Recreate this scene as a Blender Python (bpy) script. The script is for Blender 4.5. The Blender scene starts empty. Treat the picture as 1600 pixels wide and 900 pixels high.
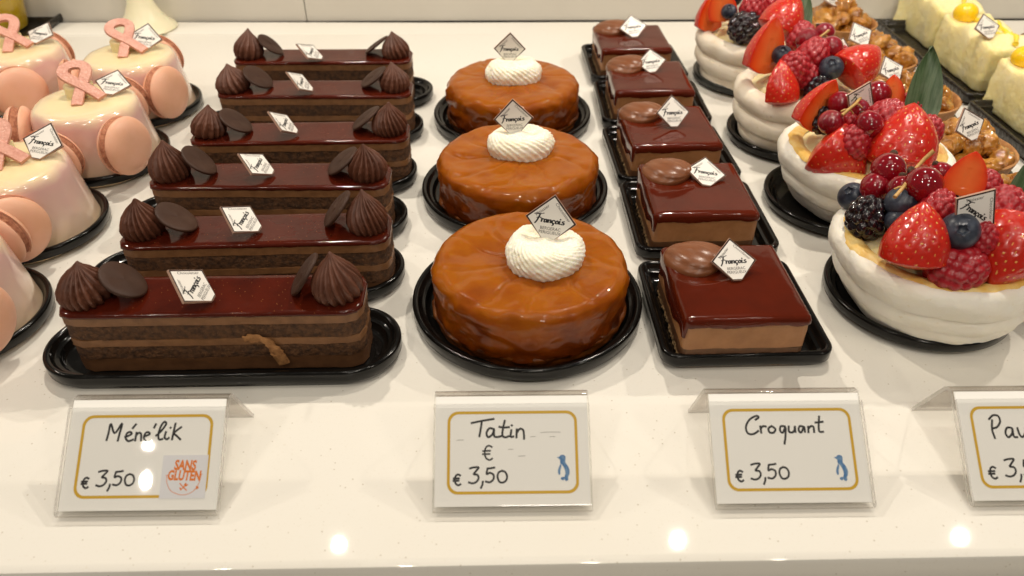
import bpy, bmesh, math, random
from math import sin, cos, pi, sqrt, atan2, exp
from mathutils import Vector, Matrix, Quaternion, noise
random.seed(7)
MM = 0.001
SC = bpy.context.scene
COL = SC.collection

# ------------------------------------------------------------------ camera
F_PX, CAM_H = 1209.0, 210.0            # focal length in photo pixels (1600 wide), lens height in mm over the counter
AX = Vector((1, .0082, -.0123)).normalized()
AY = Vector((-22, 900, -F_PX)).normalized()
AX = (AX - AY * AX.dot(AY)).normalized()
AZ = AX.cross(AY)
RW = Matrix((AX, AY, AZ))              # camera space -> world
CAM = Vector((0, 0, CAM_H))
cd = bpy.data.cameras.new('camera')
cd.sensor_width = 36; cd.lens = 36 * F_PX / 1600
cd.clip_start = .005; cd.clip_end = 20
cd.dof.use_dof = True; cd.dof.focus_distance = .335; cd.dof.aperture_fstop = 14
cam = bpy.data.objects.new('camera', cd); COL.objects.link(cam)
cam.matrix_world = Matrix.Translation(CAM * MM) @ RW.to_4x4()
SC.camera = cam
SC.render.engine = 'CYCLES'
SC.view_settings.view_transform = 'Standard'
SC.view_settings.look = 'None'
SC.view_settings.exposure = 0.0
SC.cycles.max_bounces = 10; SC.cycles.transparent_max_bounces = 16
SC.cycles.sample_clamp_indirect = 6; SC.cycles.use_denoising = True
SC.cycles.caustics_reflective = False; SC.cycles.caustics_refractive = False

def at(px, py, z=0.0):
    """the point of the plane z (mm) seen at a photo pixel"""
    d = RW @ Vector((px - 800, 450 - py, -F_PX))
    return CAM + d * ((z - CAM_H) / d.z)

# ------------------------------------------------------------------ light
w = bpy.data.worlds.new('World'); SC.world = w; w.use_nodes = True
w.node_tree.nodes['Background'].inputs[0].default_value = (1, .9, .78, 1)
w.node_tree.nodes['Background'].inputs[1].default_value = .10
def area(name, loc, aim, power, size, color=(1, .86, .66), shape='DISK', sy=None, spread=None):
    l = bpy.data.lights.new(name, 'AREA'); l.energy = power; l.shape = shape; l.size = size
    if sy: l.size_y = sy
    if spread: l.spread = spread
    l.color = color
    o = bpy.data.objects.new(name, l); COL.objects.link(o)
    o.location = loc
    o.rotation_euler = (Vector(aim) - Vector(loc)).to_track_quat('-Z', 'Y').to_euler()
    return o
WARM = (1, .90, .765)
for x in (-.64, -.176, .185, .489):  # leftmost spot is added out of view to keep that end bright
    area('cabinet_spotlight', (x, .500, .50), (x * .8, .28, 0), 1.24, .011, WARM)
for x in (-.72, .20, 1.10):
    area('shop_spotlight', (x, -.55, 1.15), (x * .4, .30, 0), 2.75, .016, WARM)
for x in (-.50, -.17, .16, .50):
    area('shop_spotlight', (x, -.12, 1.2), (x * .5, .32, 0), .62, .03, WARM)
area('front_fill_light', (.1, -1.2, .95), (0, .3, 0), 2.6, .22, (1, .92, .80), 'SQUARE')  # soft fill added on the customer side to brighten the upright tags
area('overhead_fill_light', (0, .1, 1.5), (0, .3, 0), 1.6, .6, (1, .92, .78), 'SQUARE')  # broad fill added overhead for ambient light, not a known fixture

# ------------------------------------------------------------------ materials
def N(t, kind, **kw):
    n = t.nodes.new(kind)
    for k, v in kw.items():
        if k in n.inputs: n.inputs[k].default_value = v
        else: setattr(n, k, v)
    return n
def coords(t, rnd=True):
    tc = N(t, 'ShaderNodeTexCoord')
    if not rnd: return tc.outputs['Object']
    oi = N(t, 'ShaderNodeObjectInfo')
    vm = N(t, 'ShaderNodeVectorMath', operation='SCALE'); vm.inputs[0].default_value = (3.1, 5.7, 2.3)
    t.links.new(oi.outputs['Random'], vm.inputs['Scale'])
    va = N(t, 'ShaderNodeVectorMath', operation='ADD')
    t.links.new(tc.outputs['Object'], va.inputs[0]); t.links.new(vm.outputs[0], va.inputs[1])
    return va.outputs[0]
def mat(name, color, rough=.5, coat=0, coat_rough=.05, sss=0, sss_r=(1, .5, .3), sss_scale=.003, trans=0, ior=1.45,
        mix=(), bumps=(), rough_noise=None, rnd=True, spec=.5, sheen=0):
    """mix: (kind, scale, lo, hi, colour) layers; bumps: (kind, scale, distance mm, strength)"""
    m = bpy.data.materials.new(name); m.use_nodes = True
    t = m.node_tree; b = t.nodes['Principled BSDF']
    b.inputs['Roughness'].default_value = rough
    b.inputs['IOR'].default_value = ior
    b.inputs['Specular IOR Level'].default_value = spec
    b.inputs['Coat Weight'].default_value = coat; b.inputs['Coat Roughness'].default_value = coat_rough
    b.inputs['Transmission Weight'].default_value = trans
    if sheen: b.inputs['Sheen Weight'].default_value = sheen
    if sss:
        b.inputs['Subsurface Weight'].default_value = sss
        b.inputs['Subsurface Radius'].default_value = sss_r
        b.inputs['Subsurface Scale'].default_value = sss_scale
    co = coords(t, rnd) if (mix or bumps or rough_noise) else None
    def tex(kind, scale, stretch=None):
        c = co
        if stretch:
            mp = N(t, 'ShaderNodeMapping'); mp.inputs['Scale'].default_value = stretch
            t.links.new(co, mp.inputs[0]); c = mp.outputs[0]
        if kind == 'noise':
            n = N(t, 'ShaderNodeTexNoise', Scale=scale, Detail=5.0, Roughness=.6); o = n.outputs['Fac']
        elif kind == 'smooth':
            n = N(t, 'ShaderNodeTexNoise', Scale=scale, Detail=1.0, Roughness=.4); o = n.outputs['Fac']
        elif kind == 'cell':
            n = N(t, 'ShaderNodeTexVoronoi', Scale=scale); o = n.outputs['Distance']
        else:
            n = N(t, 'ShaderNodeTexVoronoi', Scale=scale); o = n.outputs['Color']
        t.links.new(c, n.inputs['Vector'])
        return o
    col = None
    for L in mix:
        kind, scale, lo, hi, c2 = L[:5]
        o = tex(kind, scale, L[5] if len(L) > 5 else None)
        mr = N(t, 'ShaderNodeMapRange'); mr.inputs[1].default_value = lo; mr.inputs[2].default_value = hi
        t.links.new(o, mr.inputs[0])
        mx = N(t, 'ShaderNodeMix', data_type='RGBA')
        t.links.new(mr.outputs[0], mx.inputs[0])
        if col is None: mx.inputs[6].default_value = (*color, 1)
        else: t.links.new(col, mx.inputs[6])
        mx.inputs[7].default_value = (*c2, 1)
        col = mx.outputs[2]
    if col is None: b.inputs['Base Color'].default_value = (*color, 1)
    else: t.links.new(col, b.inputs['Base Color'])
    if rough_noise:
        o = tex('noise', rough_noise[0])
        mr = N(t, 'ShaderNodeMapRange'); mr.inputs[1].default_value = .35; mr.inputs[2].default_value = .65
        mr.inputs[3].default_value = rough_noise[1]; mr.inputs[4].default_value = rough_noise[2]
        t.links.new(o, mr.inputs[0]); t.links.new(mr.outputs[0], b.inputs['Roughness'])
    prev = None
    for L in bumps:
        kind, scale, dist, st = L[:4]
        bp = N(t, 'ShaderNodeBump'); bp.inputs['Strength'].default_value = st; bp.inputs['Distance'].default_value = dist * MM
        t.links.new(tex(kind, scale, L[4] if len(L) > 4 else None), bp.inputs['Height'])
        if prev: t.links.new(prev, bp.inputs['Normal'])
        prev = bp.outputs[0]
    if prev:
        t.links.new(prev, b.inputs['Normal'])
        if coat: t.links.new(prev, b.inputs['Coat Normal'])
    return m

M = {}
M['counter'] = mat('white_stone', (.76, .735, .675), .10, rnd=False, mix=[('noise', 900, .60, .72, (.70, .66, .58)), ('cell', 260, .10, .05, (.50, .45, .37)), ('noise', 9, .45, .75, (.75, .72, .645))],
                   rough_noise=(30, .02, .032), spec=.32, bumps=[('noise', 60, .03, .12)])
M['panel'] = mat('satin_panel', (.58, .55, .49), .28, rnd=False, mix=[('noise', 6, .4, .7, (.54, .51, .45))])
M['fascia'] = mat('beige_trim', (.42, .38, .29), .35, rnd=False, mix=[('noise', 40, .4, .7, (.38, .34, .26))])
M['seam'] = mat('dark_seam', (.12, .10, .08), .6)
M['tray'] = mat('black_plastic', (.005, .0045, .004), .11, spec=.36, bumps=[('noise', 160, .12, .25)], rough_noise=(90, .08, .2))
M['tray_embossed'] = mat('embossed_black_plastic', (.012, .010, .008), .28, bumps=[('cell', 300, .7, .7)])
M['tray_worn'] = mat('matt_black_plastic', (.02, .022, .02), .24, bumps=[('noise', 160, .12, .25)])
M['glaze'] = mat('dark_mirror_glaze', (.070, .0085, .0032), .10, coat=.12, coat_rough=.04, rnd=True, spec=.28,
                 mix=[('noise', 55, .42, .68, (.046, .0062, .0028)), ('cell', 480, .10, .06, (.30, .11, .035))],
                 bumps=[('smooth', 70, .5, .3), ('smooth', 420, .10, .35)])
M['glaze_plain'] = mat('caramel_dark_glaze', (.086, .0100, .0028), .10, coat=.12, coat_rough=.05, spec=.28,
                 mix=[('noise', 45, .42, .68, (.066, .0085, .0026))], bumps=[('smooth', 80, .6, .3), ('smooth', 400, .06, .3)])
M['sponge'] = mat('chocolate_sponge', (.100, .042, .015), .75, mix=[('noise', 420, .42, .62, (.042, .018, .007)), ('cell', 500, .16, .08, (.15, .068, .026))],
                  bumps=[('noise', 520, 1.0, .8), ('cell', 700, .6, .5)])
M['ganache'] = mat('milk_chocolate_cream', (.215, .098, .038), .5, mix=[('noise', 200, .4, .65, (.16, .07, .026))], bumps=[('noise', 350, .35, .6), ('noise', 120, .5, .4, (.25, 1, 1))])
M['ganache_dark'] = mat('dark_chocolate_cream', (.115, .050, .020), .5, mix=[('noise', 200, .4, .65, (.085, .036, .014))], bumps=[('noise', 350, .3, .5)])
M['praline'] = mat('praline_mousse', (.34, .158, .062), .45, sss=.3, sss_r=(1, .5, .25), sss_scale=.0015, mix=[('noise', 160, .4, .65, (.285, .128, .048))], bumps=[('noise', 260, .25, .4)])
M['crunch'] = mat('crumb_base', (.30, .17, .075), .8, mix=[('cell', 520, .25, .1, (.14, .07, .03)), ('noise', 300, .45, .6, (.42, .27, .13))], bumps=[('cell', 520, 1.2, .9)])
M['rosette'] = mat('piped_ganache', (.120, .041, .021), .46, bumps=[('noise', 500, .15, .35)], mix=[('noise', 120, .4, .7, (.08, .026, .013))])
M['disc'] = mat('dark_chocolate_disc', (.038, .0155, .0085), .52, spec=.3, bumps=[('noise', 300, .08, .3)], mix=[('noise', 60, .4, .7, (.052, .022, .012))])
M['quenelle'] = mat('milk_mousse', (.20, .072, .028), .30, sss=.2, sss_r=(1, .5, .25), sss_scale=.001, bumps=[('noise', 160, .3, .35)], mix=[('noise', 90, .4, .7, (.165, .055, .02))])
M['tatin'] = mat('caramel_apple', (.40, .090, .0016), .34, coat=.5, coat_rough=.025, sss=.25, sss_r=(1, .35, .06), sss_scale=.004, spec=.12,
                 mix=[('noise', 30, .40, .68, (.28, .050, .001)), ('noise', 90, .56, .76, (.47, .125, .002)), ('noise', 200, .66, .78, (.16, .026, .001))],
                 bumps=[('smooth', 95, 2.6, .7), ('smooth', 420, .55, .7), ('noise', 300, .06, .4)])
M['tatin_side'] = mat('caramel_apple_side', (.26, .042, .001), .36, spec=.12, coat=.35, coat_rough=.03, sss=.22, sss_r=(1, .35, .06), sss_scale=.004,
                 mix=[('noise', 45, .42, .66, (.085, .012, .0008)), ('noise', 120, .54, .72, (.32, .062, .002))],
                 bumps=[('smooth', 130, 2.4, .7), ('smooth', 420, .7, .7), ('noise', 300, .35, .5)])
M['tatin_base'] = mat('caramel_soaked_pastry', (.12, .030, .003), .4, spec=.2, coat=.2, mix=[('noise', 160, .42, .62, (.045, .010, .002)), ('noise', 60, .55, .7, (.20, .07, .014))], bumps=[('noise', 240, 1.6, .8)])
M['cream'] = mat('whipped_cream', (.90, .865, .74), .5, sss=.45, sss_r=(1, .8, .45), sss_scale=.0025, bumps=[('noise', 420, .35, .6)], mix=[('noise', 60, .4, .7, (.87, .81, .62))])
M['pink_glaze'] = None
M['macaron'] = mat('macaron_shell', (.76, .42, .29), .45, sss=.25, sss_r=(1, .4, .25), sss_scale=.002, mix=[('noise', 60, .4, .7, (.71, .38, .235)), ('cell', 700, .06, .03, (.50, .24, .15))], bumps=[('noise', 420, .12, .35)])
M['macaron_foot'] = mat('macaron_feet', (.52, .22, .12), .7, mix=[('noise', 400, .4, .6, (.36, .13, .07))], bumps=[('noise', 600, .9, .9)])
M['ribbon'] = mat('pink_sugar_ribbon', (.66, .33, .25), .38, mix=[('cell', 800, .14, .07, (.85, .60, .48)), ('noise', 260, .45, .65, (.58, .26, .195))], bumps=[('cell', 800, .4, .6), ('noise', 800, .25, .6)])
M['white_choc'] = mat('white_chocolate', (.80, .68, .38), .4, sss=.2, sss_scale=.002)
M['tag_white'] = mat('tag_white_print', (.80, .77, .72), .3, rnd=False)
M['tag_brown'] = mat('tag_brown_border', (.030, .013, .010), .3, rnd=False)
M['tag_edge'] = mat('tag_edge', (.42, .26, .19), .35, rnd=False)
M['ink'] = mat('black_ink', (.010, .009, .010), .5)
M['print_grey'] = mat('dark_print', (.05, .04, .04), .5)
M['smudge'] = mat('faint_ink', (.34, .32, .30), .5)
M['gold'] = mat('ochre_border_print', (.66, .39, .003), .45)
M['orange'] = mat('orange_print', (.80, .20, .006), .5)
M['sticker'] = mat('pale_grey_sticker', (.80, .80, .84), .5)
M['blue'] = mat('blue_stamp_ink', (.06, .19, .42), .5, mix=[('noise', 900, .45, .6, (.16, .30, .50))])
M['paper'] = mat('white_card', (.94, .93, .89), .5)
M['meringue'] = mat('meringue_white', (.86, .82, .73), .55, sss=.25, sss_r=(1, .8, .5), sss_scale=.002, mix=[('noise', 50, .45, .75, (.83, .77, .64)), ('noise', 300, .64, .77, (.76, .67, .50))], bumps=[('noise', 45, 1.6, .35), ('noise', 150, .8, .5), ('noise', 600, .2, .4)])
M['meringue_tan'] = mat('meringue_cream', (.82, .745, .62), .6, sss=.25, sss_r=(1, .8, .5), sss_scale=.002, mix=[('noise', 50, .42, .72, (.74, .64, .49)), ('noise', 300, .62, .75, (.60, .48, .33))], bumps=[('noise', 140, .6, .4), ('noise', 600, .15, .4)])
M['crust'] = mat('golden_baked_rim', (.74, .46, .10), .45, coat=.3, mix=[('noise', 140, .42, .66, (.80, .62, .26)), ('noise', 60, .60, .75, (.62, .24, .05))], bumps=[('noise', 260, .8, .7)])
M['cream_yellow'] = mat('pastry_cream', (.84, .74, .42), .38, sss=.4, sss_r=(1, .8, .4), sss_scale=.0025, mix=[('noise', 90, .45, .7, (.80, .66, .30))], bumps=[('noise', 180, .9, .6)])
M['raspberry'] = mat('raspberry_skin', (.34, .0075, .015), .36, coat=.25, coat_rough=.15, sss=.35, sss_r=(1, .15, .12), sss_scale=.002, mix=[('noise', 5000, .5, .75, (.42, .02, .03))], bumps=[('noise', 18000, .1, .4)])
M['blackberry'] = mat('blackberry_skin', (.010, .005, .008), .14, coat=.6, mix=[('noise', 3000, .56, .72, (.06, .006, .012))])
M['blueberry'] = mat('blueberry_skin', (.014, .017, .030), .36, mix=[('noise', 2200, .42, .66, (.055, .068, .095))], bumps=[('noise', 9000, .05, .3)])
M['currant'] = mat('red_currant_skin', (.24, .0025, .009), .10, coat=.6, sss=.35, sss_r=(1, .08, .06), sss_scale=.003, mix=[('noise', 1200, .45, .7, (.15, .002, .007))])
M['currant_tip'] = mat('dry_currant_tip', (.06, .03, .015), .8)
M['stem'] = mat('currant_stalk', (.55, .33, .11), .5, mix=[('noise', 200, .4, .6, (.42, .25, .07))])
M['leaf'] = mat('pineapple_leaf', (.050, .100, .036), .36, mix=[('noise', 22000, .42, .58, (.11, .17, .085), (1, 1, .03)), ('noise', 2500, .5, .75, (.15, .19, .12))], bumps=[('noise', 30000, .25, .6, (1, 1, .03))])
M['nut'] = mat('caramelised_walnut', (.47, .20, .024), .20, coat=.8, coat_rough=.08, sss=.25, sss_r=(1, .45, .12), sss_scale=.002, mix=[('noise', 2200, .4, .64, (.22, .072, .008)), ('noise', 850, .5, .72, (.58, .30, .055))], bumps=[('noise', 4500, .5, .5)])
M['caramel'] = mat('poured_caramel', (.36, .135, .014), .12, coat=.9, sss=.3, sss_r=(1, .4, .08), sss_scale=.003, mix=[('noise', 120, .4, .65, (.20, .06, .007))], bumps=[('noise', 140, 1.4, .6)])
M['tart'] = mat('baked_tart_crust', (.42, .20, .065), .6, mix=[('noise', 200, .42, .65, (.30, .125, .036))], bumps=[('noise', 500, .4, .6)])
M['lemon'] = mat('lemon_mousse', (.85, .75, .36), .42, sss=.5, sss_r=(1, .85, .4), sss_scale=.004, mix=[('noise', 70, .42, .68, (.84, .77, .46)), ('noise', 130, .62, .8, (.70, .52, .14))], bumps=[('noise', 110, 2.4, .55), ('noise', 420, .5, .6)])
M['lemon_gel'] = mat('lemon_gel', (.92, .60, .008), .14, coat=.6, sss=.4, sss_r=(1, .7, .1), sss_scale=.004)
M['lemon_sauce'] = mat('lemon_sauce', (.86, .66, .05), .14, coat=.6, sss=.3, sss_r=(1, .7, .1), sss_scale=.003)
M['amber_jelly'] = mat('mustard_jelly', (.46, .30, .012), .12, coat=.7, sss=.4, sss_r=(1, .7, .1), sss_scale=.006, mix=[('noise', 90, .45, .68, (.62, .46, .05)), ('cell', 110, .16, .05, (.30, .17, .01))], bumps=[('noise', 120, .8, .4)])
M['ivory'] = mat('ivory_plastic', (.78, .73, .52), .3, sss=.2, sss_scale=.003)
M['herb'] = mat('bright_herb', (.14, .36, .02), .45, mix=[('noise', 400, .4, .6, (.08, .24, .015))])
M['bake'] = mat('brown_bake', (.20, .09, .03), .6, bumps=[('noise', 300, .8, .7)])

def attr_mat(name, stops, attr, rough, coat, sss, sss_r, sss_scale, bumps, noise_mix=None):
    """material whose colour follows a per-vertex pattern value of the thing itself"""
    m = mat(name, stops[0][1], rough, coat, .07, sss, sss_r, sss_scale, bumps=bumps)
    t = m.node_tree; b = t.nodes['Principled BSDF']
    a = N(t, 'ShaderNodeAttribute', attribute_name=attr)
    cr = N(t, 'ShaderNodeValToRGB')
    e = cr.color_ramp.elements
    e[0].position, e[0].color = stops[0][0], (*stops[0][1], 1)
    e[1].position, e[1].color = stops[-1][0], (*stops[-1][1], 1)
    for p, c in stops[1:-1]:
        x = e.new(p); x.color = (*c, 1)
    src = a.outputs['Fac']
    if noise_mix:
        n = N(t, 'ShaderNodeTexNoise', Scale=noise_mix[0], Detail=4.0)
        t.links.new(coords(t), n.inputs['Vector'])
        ma = N(t, 'ShaderNodeMath', operation='MULTIPLY_ADD'); ma.inputs[1].default_value = noise_mix[1]
        t.links.new(n.outputs['Fac'], ma.inputs[0]); t.links.new(a.outputs['Fac'], ma.inputs[2])
        sb = N(t, 'ShaderNodeMath', operation='SUBTRACT'); sb.inputs[1].default_value = noise_mix[1] * .5
        t.links.new(ma.outputs[0], sb.inputs[0]); src = sb.outputs[0]
    t.links.new(src, cr.inputs[0]); t.links.new(cr.outputs[0], b.inputs['Base Color'])
    return m
M['strawberry'] = attr_mat('strawberry_skin', [(0, (.52, .015, .005)), (.5, (.50, .017, .005)), (1, (.72, .36, .09))], 'seed', .28, .45, .35, (1, .12, .05), .003, [('noise', 7000, .12, .35)])
M['strawberry_cut'] = attr_mat('strawberry_flesh', [(0, (.86, .19, .04)), (.5, (.82, .105, .016)), (1, (.66, .028, .008))], 'seed', .25, .5, .4, (1, .25, .1), .003, [('noise', 6000, .2, .4)], (3500, .45))
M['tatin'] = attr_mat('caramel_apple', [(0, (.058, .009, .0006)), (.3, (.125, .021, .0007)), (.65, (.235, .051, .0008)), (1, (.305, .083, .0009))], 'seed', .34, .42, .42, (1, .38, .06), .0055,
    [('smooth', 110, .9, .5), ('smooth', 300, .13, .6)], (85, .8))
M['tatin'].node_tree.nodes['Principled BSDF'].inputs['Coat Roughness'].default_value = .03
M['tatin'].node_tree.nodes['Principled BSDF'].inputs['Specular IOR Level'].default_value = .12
M['pink_glaze'] = attr_mat('pink_white_mirror_glaze', [(0, (.62, .46, .28)), (.35, (.68, .50, .40)), (.64, (.66, .41, .37)), (.80, (.78, .63, .42)), (1, (.82, .69, .40))], 'seed', .16, .6, .35, (1, .6, .4), .005, [('smooth', 90, .9, .3)], (55, .35))

def acrylic():
    m = bpy.data.materials.new('clear_acrylic'); m.use_nodes = True
    t = m.node_tree; t.nodes.remove(t.nodes['Principled BSDF'])
    out = t.nodes['Material Output']
    tr = N(t, 'ShaderNodeBsdfTransparent'); tr.inputs[0].default_value = (.998, .998, .995, 1)
    gl = N(t, 'ShaderNodeBsdfGlossy'); gl.inputs['Roughness'].default_value = .015
    fr = N(t, 'ShaderNodeFresnel'); ge = N(t, 'ShaderNodeNewGeometry')
    io = N(t, 'ShaderNodeMapRange'); io.inputs[3].default_value = 1.45; io.inputs[4].default_value = 1 / 1.45   # same sheen entering and leaving
    t.links.new(ge.outputs['Backfacing'], io.inputs[0]); t.links.new(io.outputs[0], fr.inputs[0])
    lw = N(t, 'ShaderNodeLayerWeight'); lw.inputs['Blend'].default_value = .5           # tint darkens at grazing angles, imitating refraction lines at the bends
    cr = N(t, 'ShaderNodeValToRGB'); cr.color_ramp.elements[0].position = .55; cr.color_ramp.elements[0].color = (.998, .998, .995, 1); cr.color_ramp.elements[1].position = .97; cr.color_ramp.elements[1].color = (.50, .44, .38, 1)
    t.links.new(lw.outputs['Facing'], cr.inputs[0]); t.links.new(cr.outputs[0], tr.inputs[0])
    mx = N(t, 'ShaderNodeMixShader')
    t.links.new(fr.outputs[0], mx.inputs[0]); t.links.new(tr.outputs[0], mx.inputs[1]); t.links.new(gl.outputs[0], mx.inputs[2])
    t.links.new(mx.outputs[0], out.inputs[0])
    return m
M['acrylic'] = acrylic()
def acrylic_edge():
    m = bpy.data.materials.new('cut_acrylic_edge'); m.use_nodes = True
    t = m.node_tree; b = t.nodes['Principled BSDF']
    b.inputs['Base Color'].default_value = (.62, .60, .56, 1); b.inputs['Roughness'].default_value = .2
    tr = N(t, 'ShaderNodeBsdfTransparent'); mx = N(t, 'ShaderNodeMixShader'); mx.inputs[0].default_value = .45
    t.links.new(tr.outputs[0], mx.inputs[1]); t.links.new(b.outputs[0], mx.inputs[2])
    t.links.new(mx.outputs[0], t.nodes['Material Output'].inputs[0])
    return m
M['acrylic_edge'] = acrylic_edge()

# ------------------------------------------------------------------ mesh building (all in mm)
class MB:
    def __init__(s): s.v = []; s.f = []; s.m = []; s.a = []
    def vert(s, p, a=0.0): s.v.append((p[0], p[1], p[2])); s.a.append(a); return len(s.v) - 1
    def face(s, idx, m=0): s.f.append(tuple(idx)); s.m.append(m)
    def rings(s, rings, m=0, cap0=False, cap1=False, closed=True, ms=None, attrs=None):
        """loft equal-length rings of points"""
        n = len(rings[0]); base = len(s.v)
        for k, r in enumerate(rings):
            for j, p in enumerate(r): s.vert(p, attrs[k][j] if attrs else 0.0)
        for k in range(len(rings) - 1):
            mm = ms[k] if ms else m
            for j in range(n if closed else n - 1):
                a = base + k * n + j; b = base + k * n + (j + 1) % n
                s.face((a, b, b + n, a + n), mm)
        if cap0: s.face([base + j for j in range(n)][::-1], ms[0] if ms else m)
        if cap1: s.face([base + (len(rings) - 1) * n + j for j in range(n)], ms[-1] if ms else m)
        return s
    def box(s, c, h, m=0, M4=None):
        pts = [Vector((c[0] + h[0] * x, c[1] + h[1] * y, c[2] + h[2] * z)) for z in (-1, 1) for y in (-1, 1) for x in (-1, 1)]
        if M4: pts = [M4 @ p for p in pts]
        b = len(s.v)
        for p in pts: s.vert(p)
        for q in ((0, 2, 3, 1), (4, 5, 7, 6), (0, 1, 5, 4), (2, 6, 7, 3), (0, 4, 6, 2), (1, 3, 7, 5)): s.face([b + i for i in q], m)
        return s
    def tube(s, pts, r, n=8, m=0, caps=True):
        pts = [Vector(p) for p in pts]; rings = []
        rr = r if isinstance(r, (list, tuple)) else [r] * len(pts)
        up = Vector((0, 0, 1))
        for i, p in enumerate(pts):
            d = (pts[min(i + 1, len(pts) - 1)] - pts[max(i - 1, 0)]).normalized()
            u = d.cross(up if abs(d.z) < .95 else Vector((1, 0, 0))).normalized(); v = d.cross(u)
            rings.append([p + (u * cos(2 * pi * j / n) + v * sin(2 * pi * j / n)) * rr[i] for j in range(n)])
        return s.rings(rings, m, caps, caps)
    def poly(s, pts, z0, z1, m=0):
        """extruded outline (counter-clockwise)"""
        s.rings([[(p[0], p[1], z0) for p in pts], [(p[0], p[1], z1) for p in pts]], m, True, True); return s
    def mesh(s, name, mats, smooth=40):
        me = bpy.data.meshes.new(name)
        me.from_pydata([(x * MM, y * MM, z * MM) for x, y, z in s.v], [], s.f)
        for k in (mats if isinstance(mats, (list, tuple)) else [mats]): me.materials.append(k)
        me.polygons.foreach_set('material_index', s.m)
        if any(s.a):
            at_ = me.attributes.new('seed', 'FLOAT', 'POINT'); at_.data.foreach_set('value', s.a)
        me.polygons.foreach_set('use_smooth', [smooth > 0] * len(me.polygons))
        me.update()
        bm = bmesh.new(); bm.from_mesh(me); bmesh.ops.recalc_face_normals(bm, faces=bm.faces); bm.to_mesh(me); bm.free()
        if 0 < smooth < 180: me.set_sharp_from_angle(angle=math.radians(smooth))
        return me
    def build(s, name, mats, parent=None, loc=(0, 0, 0), rot=None, smooth=40, scale=1):
        return place(s.mesh(name, mats, smooth), name, parent, loc, rot, scale)
def place(me, name, parent=None, loc=(0, 0, 0), rot=None, scale=1):
    o = bpy.data.objects.new(name, me); COL.objects.link(o)
    o.location = Vector(loc) * MM
    if rot is not None:
        o.rotation_mode = 'QUATERNION'
        o.rotation_quaternion = rot if isinstance(rot, Quaternion) else (rot.to_quaternion() if isinstance(rot, Matrix) else Quaternion(rot))
    if scale != 1: o.scale = (scale,) * 3 if not isinstance(scale, (tuple, list)) else scale
    if parent: o.parent = parent
    return o
def empty(name, loc, rz=0):
    o = bpy.data.objects.new(name, None); COL.objects.link(o)
    o.empty_display_size = .01; o.location = Vector(loc) * MM; o.rotation_euler = (0, 0, rz)
    return o
def tag(o, label=None, cat=None, group=None, kind=None):
    if label: o['label'] = label
    if cat: o['category'] = cat
    if group: o['group'] = group
    if kind: o['kind'] = kind
    return o
def copy_tree(o, parent=None):
    c = o.copy(); COL.objects.link(c); c.parent = parent
    for ch in list(o.children): copy_tree(ch, c)
    return c
def rot_to(zdir, spin=0):
    return Vector(zdir).normalized().to_track_quat('Z', 'Y') @ Quaternion((0, 0, 1), spin)
def nz(p, s=1.0, seed=0.0): return noise.noise(Vector((p[0] * s + seed, p[1] * s - seed * .7, p[2] * s + seed * 1.3)))
def fbm(p, s, seed=0.0): return nz(p, s, seed) + .5 * nz(p, s * 2.1, seed + 9) + .25 * nz(p, s * 4.3, seed + 21)

def rrect(hx, hy, r, n=8, z=0.0, per=1):
    """rounded rectangle outline, n steps per corner, edges cut into per pieces"""
    r = max(min(r, hx - .001, hy - .001), .001); pts = []
    for cx, cy, a0 in ((hx - r, hy - r, 0), (-hx + r, hy - r, pi / 2), (-hx + r, -hy + r, pi), (hx - r, -hy + r, 3 * pi / 2)):
        for k in range(n + 1):
            a = a0 + pi / 2 * k / n
            pts.append((cx + r * cos(a), cy + r * sin(a), z))
    if per > 1:
        out = []; L = len(pts)
        for i, p in enumerate(pts):
            q = pts[(i + 1) % L]; out.append(p)
            if (i + 1) % (n + 1) == 0:
                for k in range(1, per): out.append((p[0] + (q[0] - p[0]) * k / per, p[1] + (q[1] - p[1]) * k / per, z))
        pts = out
    return pts
def loft_rr(mb, hx, hy, r, prof, n=8, m=0, cap0=True, cap1=True, ms=None, per=1):
    return mb.rings([rrect(hx - i, hy - i, max(r - i, .3), n, z, per) for i, z in prof], m, cap0, cap1, ms=ms)

# ------------------------------------------------------------------ the setting
mb = MB()
fe = lambda x: 139.6 + .0055 * x                       # the front edge runs a little askew
prof = [(0, -26), (0, -2.5), (.7, -.8), (2.5, 0), (3.4, 0), (260, 0)]
mb.rings([[(x, fe(x) + y, z) for y, z in prof] + [(x, 657, 0), (x, 657, -26)] for x in (-900, 900)], 0, True, True)
tag(mb.build('counter_top', M['counter']), kind='structure')
mb = MB(); mb.box((0, 129, -21), (905, 4.3, 9)); mb.box((0, 117, -40), (905, 10, 6))
tag(mb.build('counter_front_rail', M['fascia'], smooth=0), kind='structure')
mb = MB()
for x0, x1 in ((-900, -163.4), (-162.6, 900)): mb.box(((x0 + x1) / 2, 668, 145), ((x1 - x0) / 2, 8, 144.2))
tag(mb.build('back_wall', M['panel'], smooth=0), kind='structure')
tag(MB().box((0, 679, 120), (900, 2, 160)).build('wall_backing', M['seam'], smooth=0), kind='structure')
mb = MB(); mb.rings([[(x, y, z) for y, z in ((628, .05), (628.4, .1 + .9 * g), (629.3, .1 + 1.4 * g), (656.5, .1 + 1.4 * g), (656.5, .05))] for x, g in ((-900, 1), (-260, 1), (-170, .6), (-40, .02), (20, 0))], 0, True, True)
tag(mb.build('back_ledge', M['counter']), kind='structure')

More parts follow.
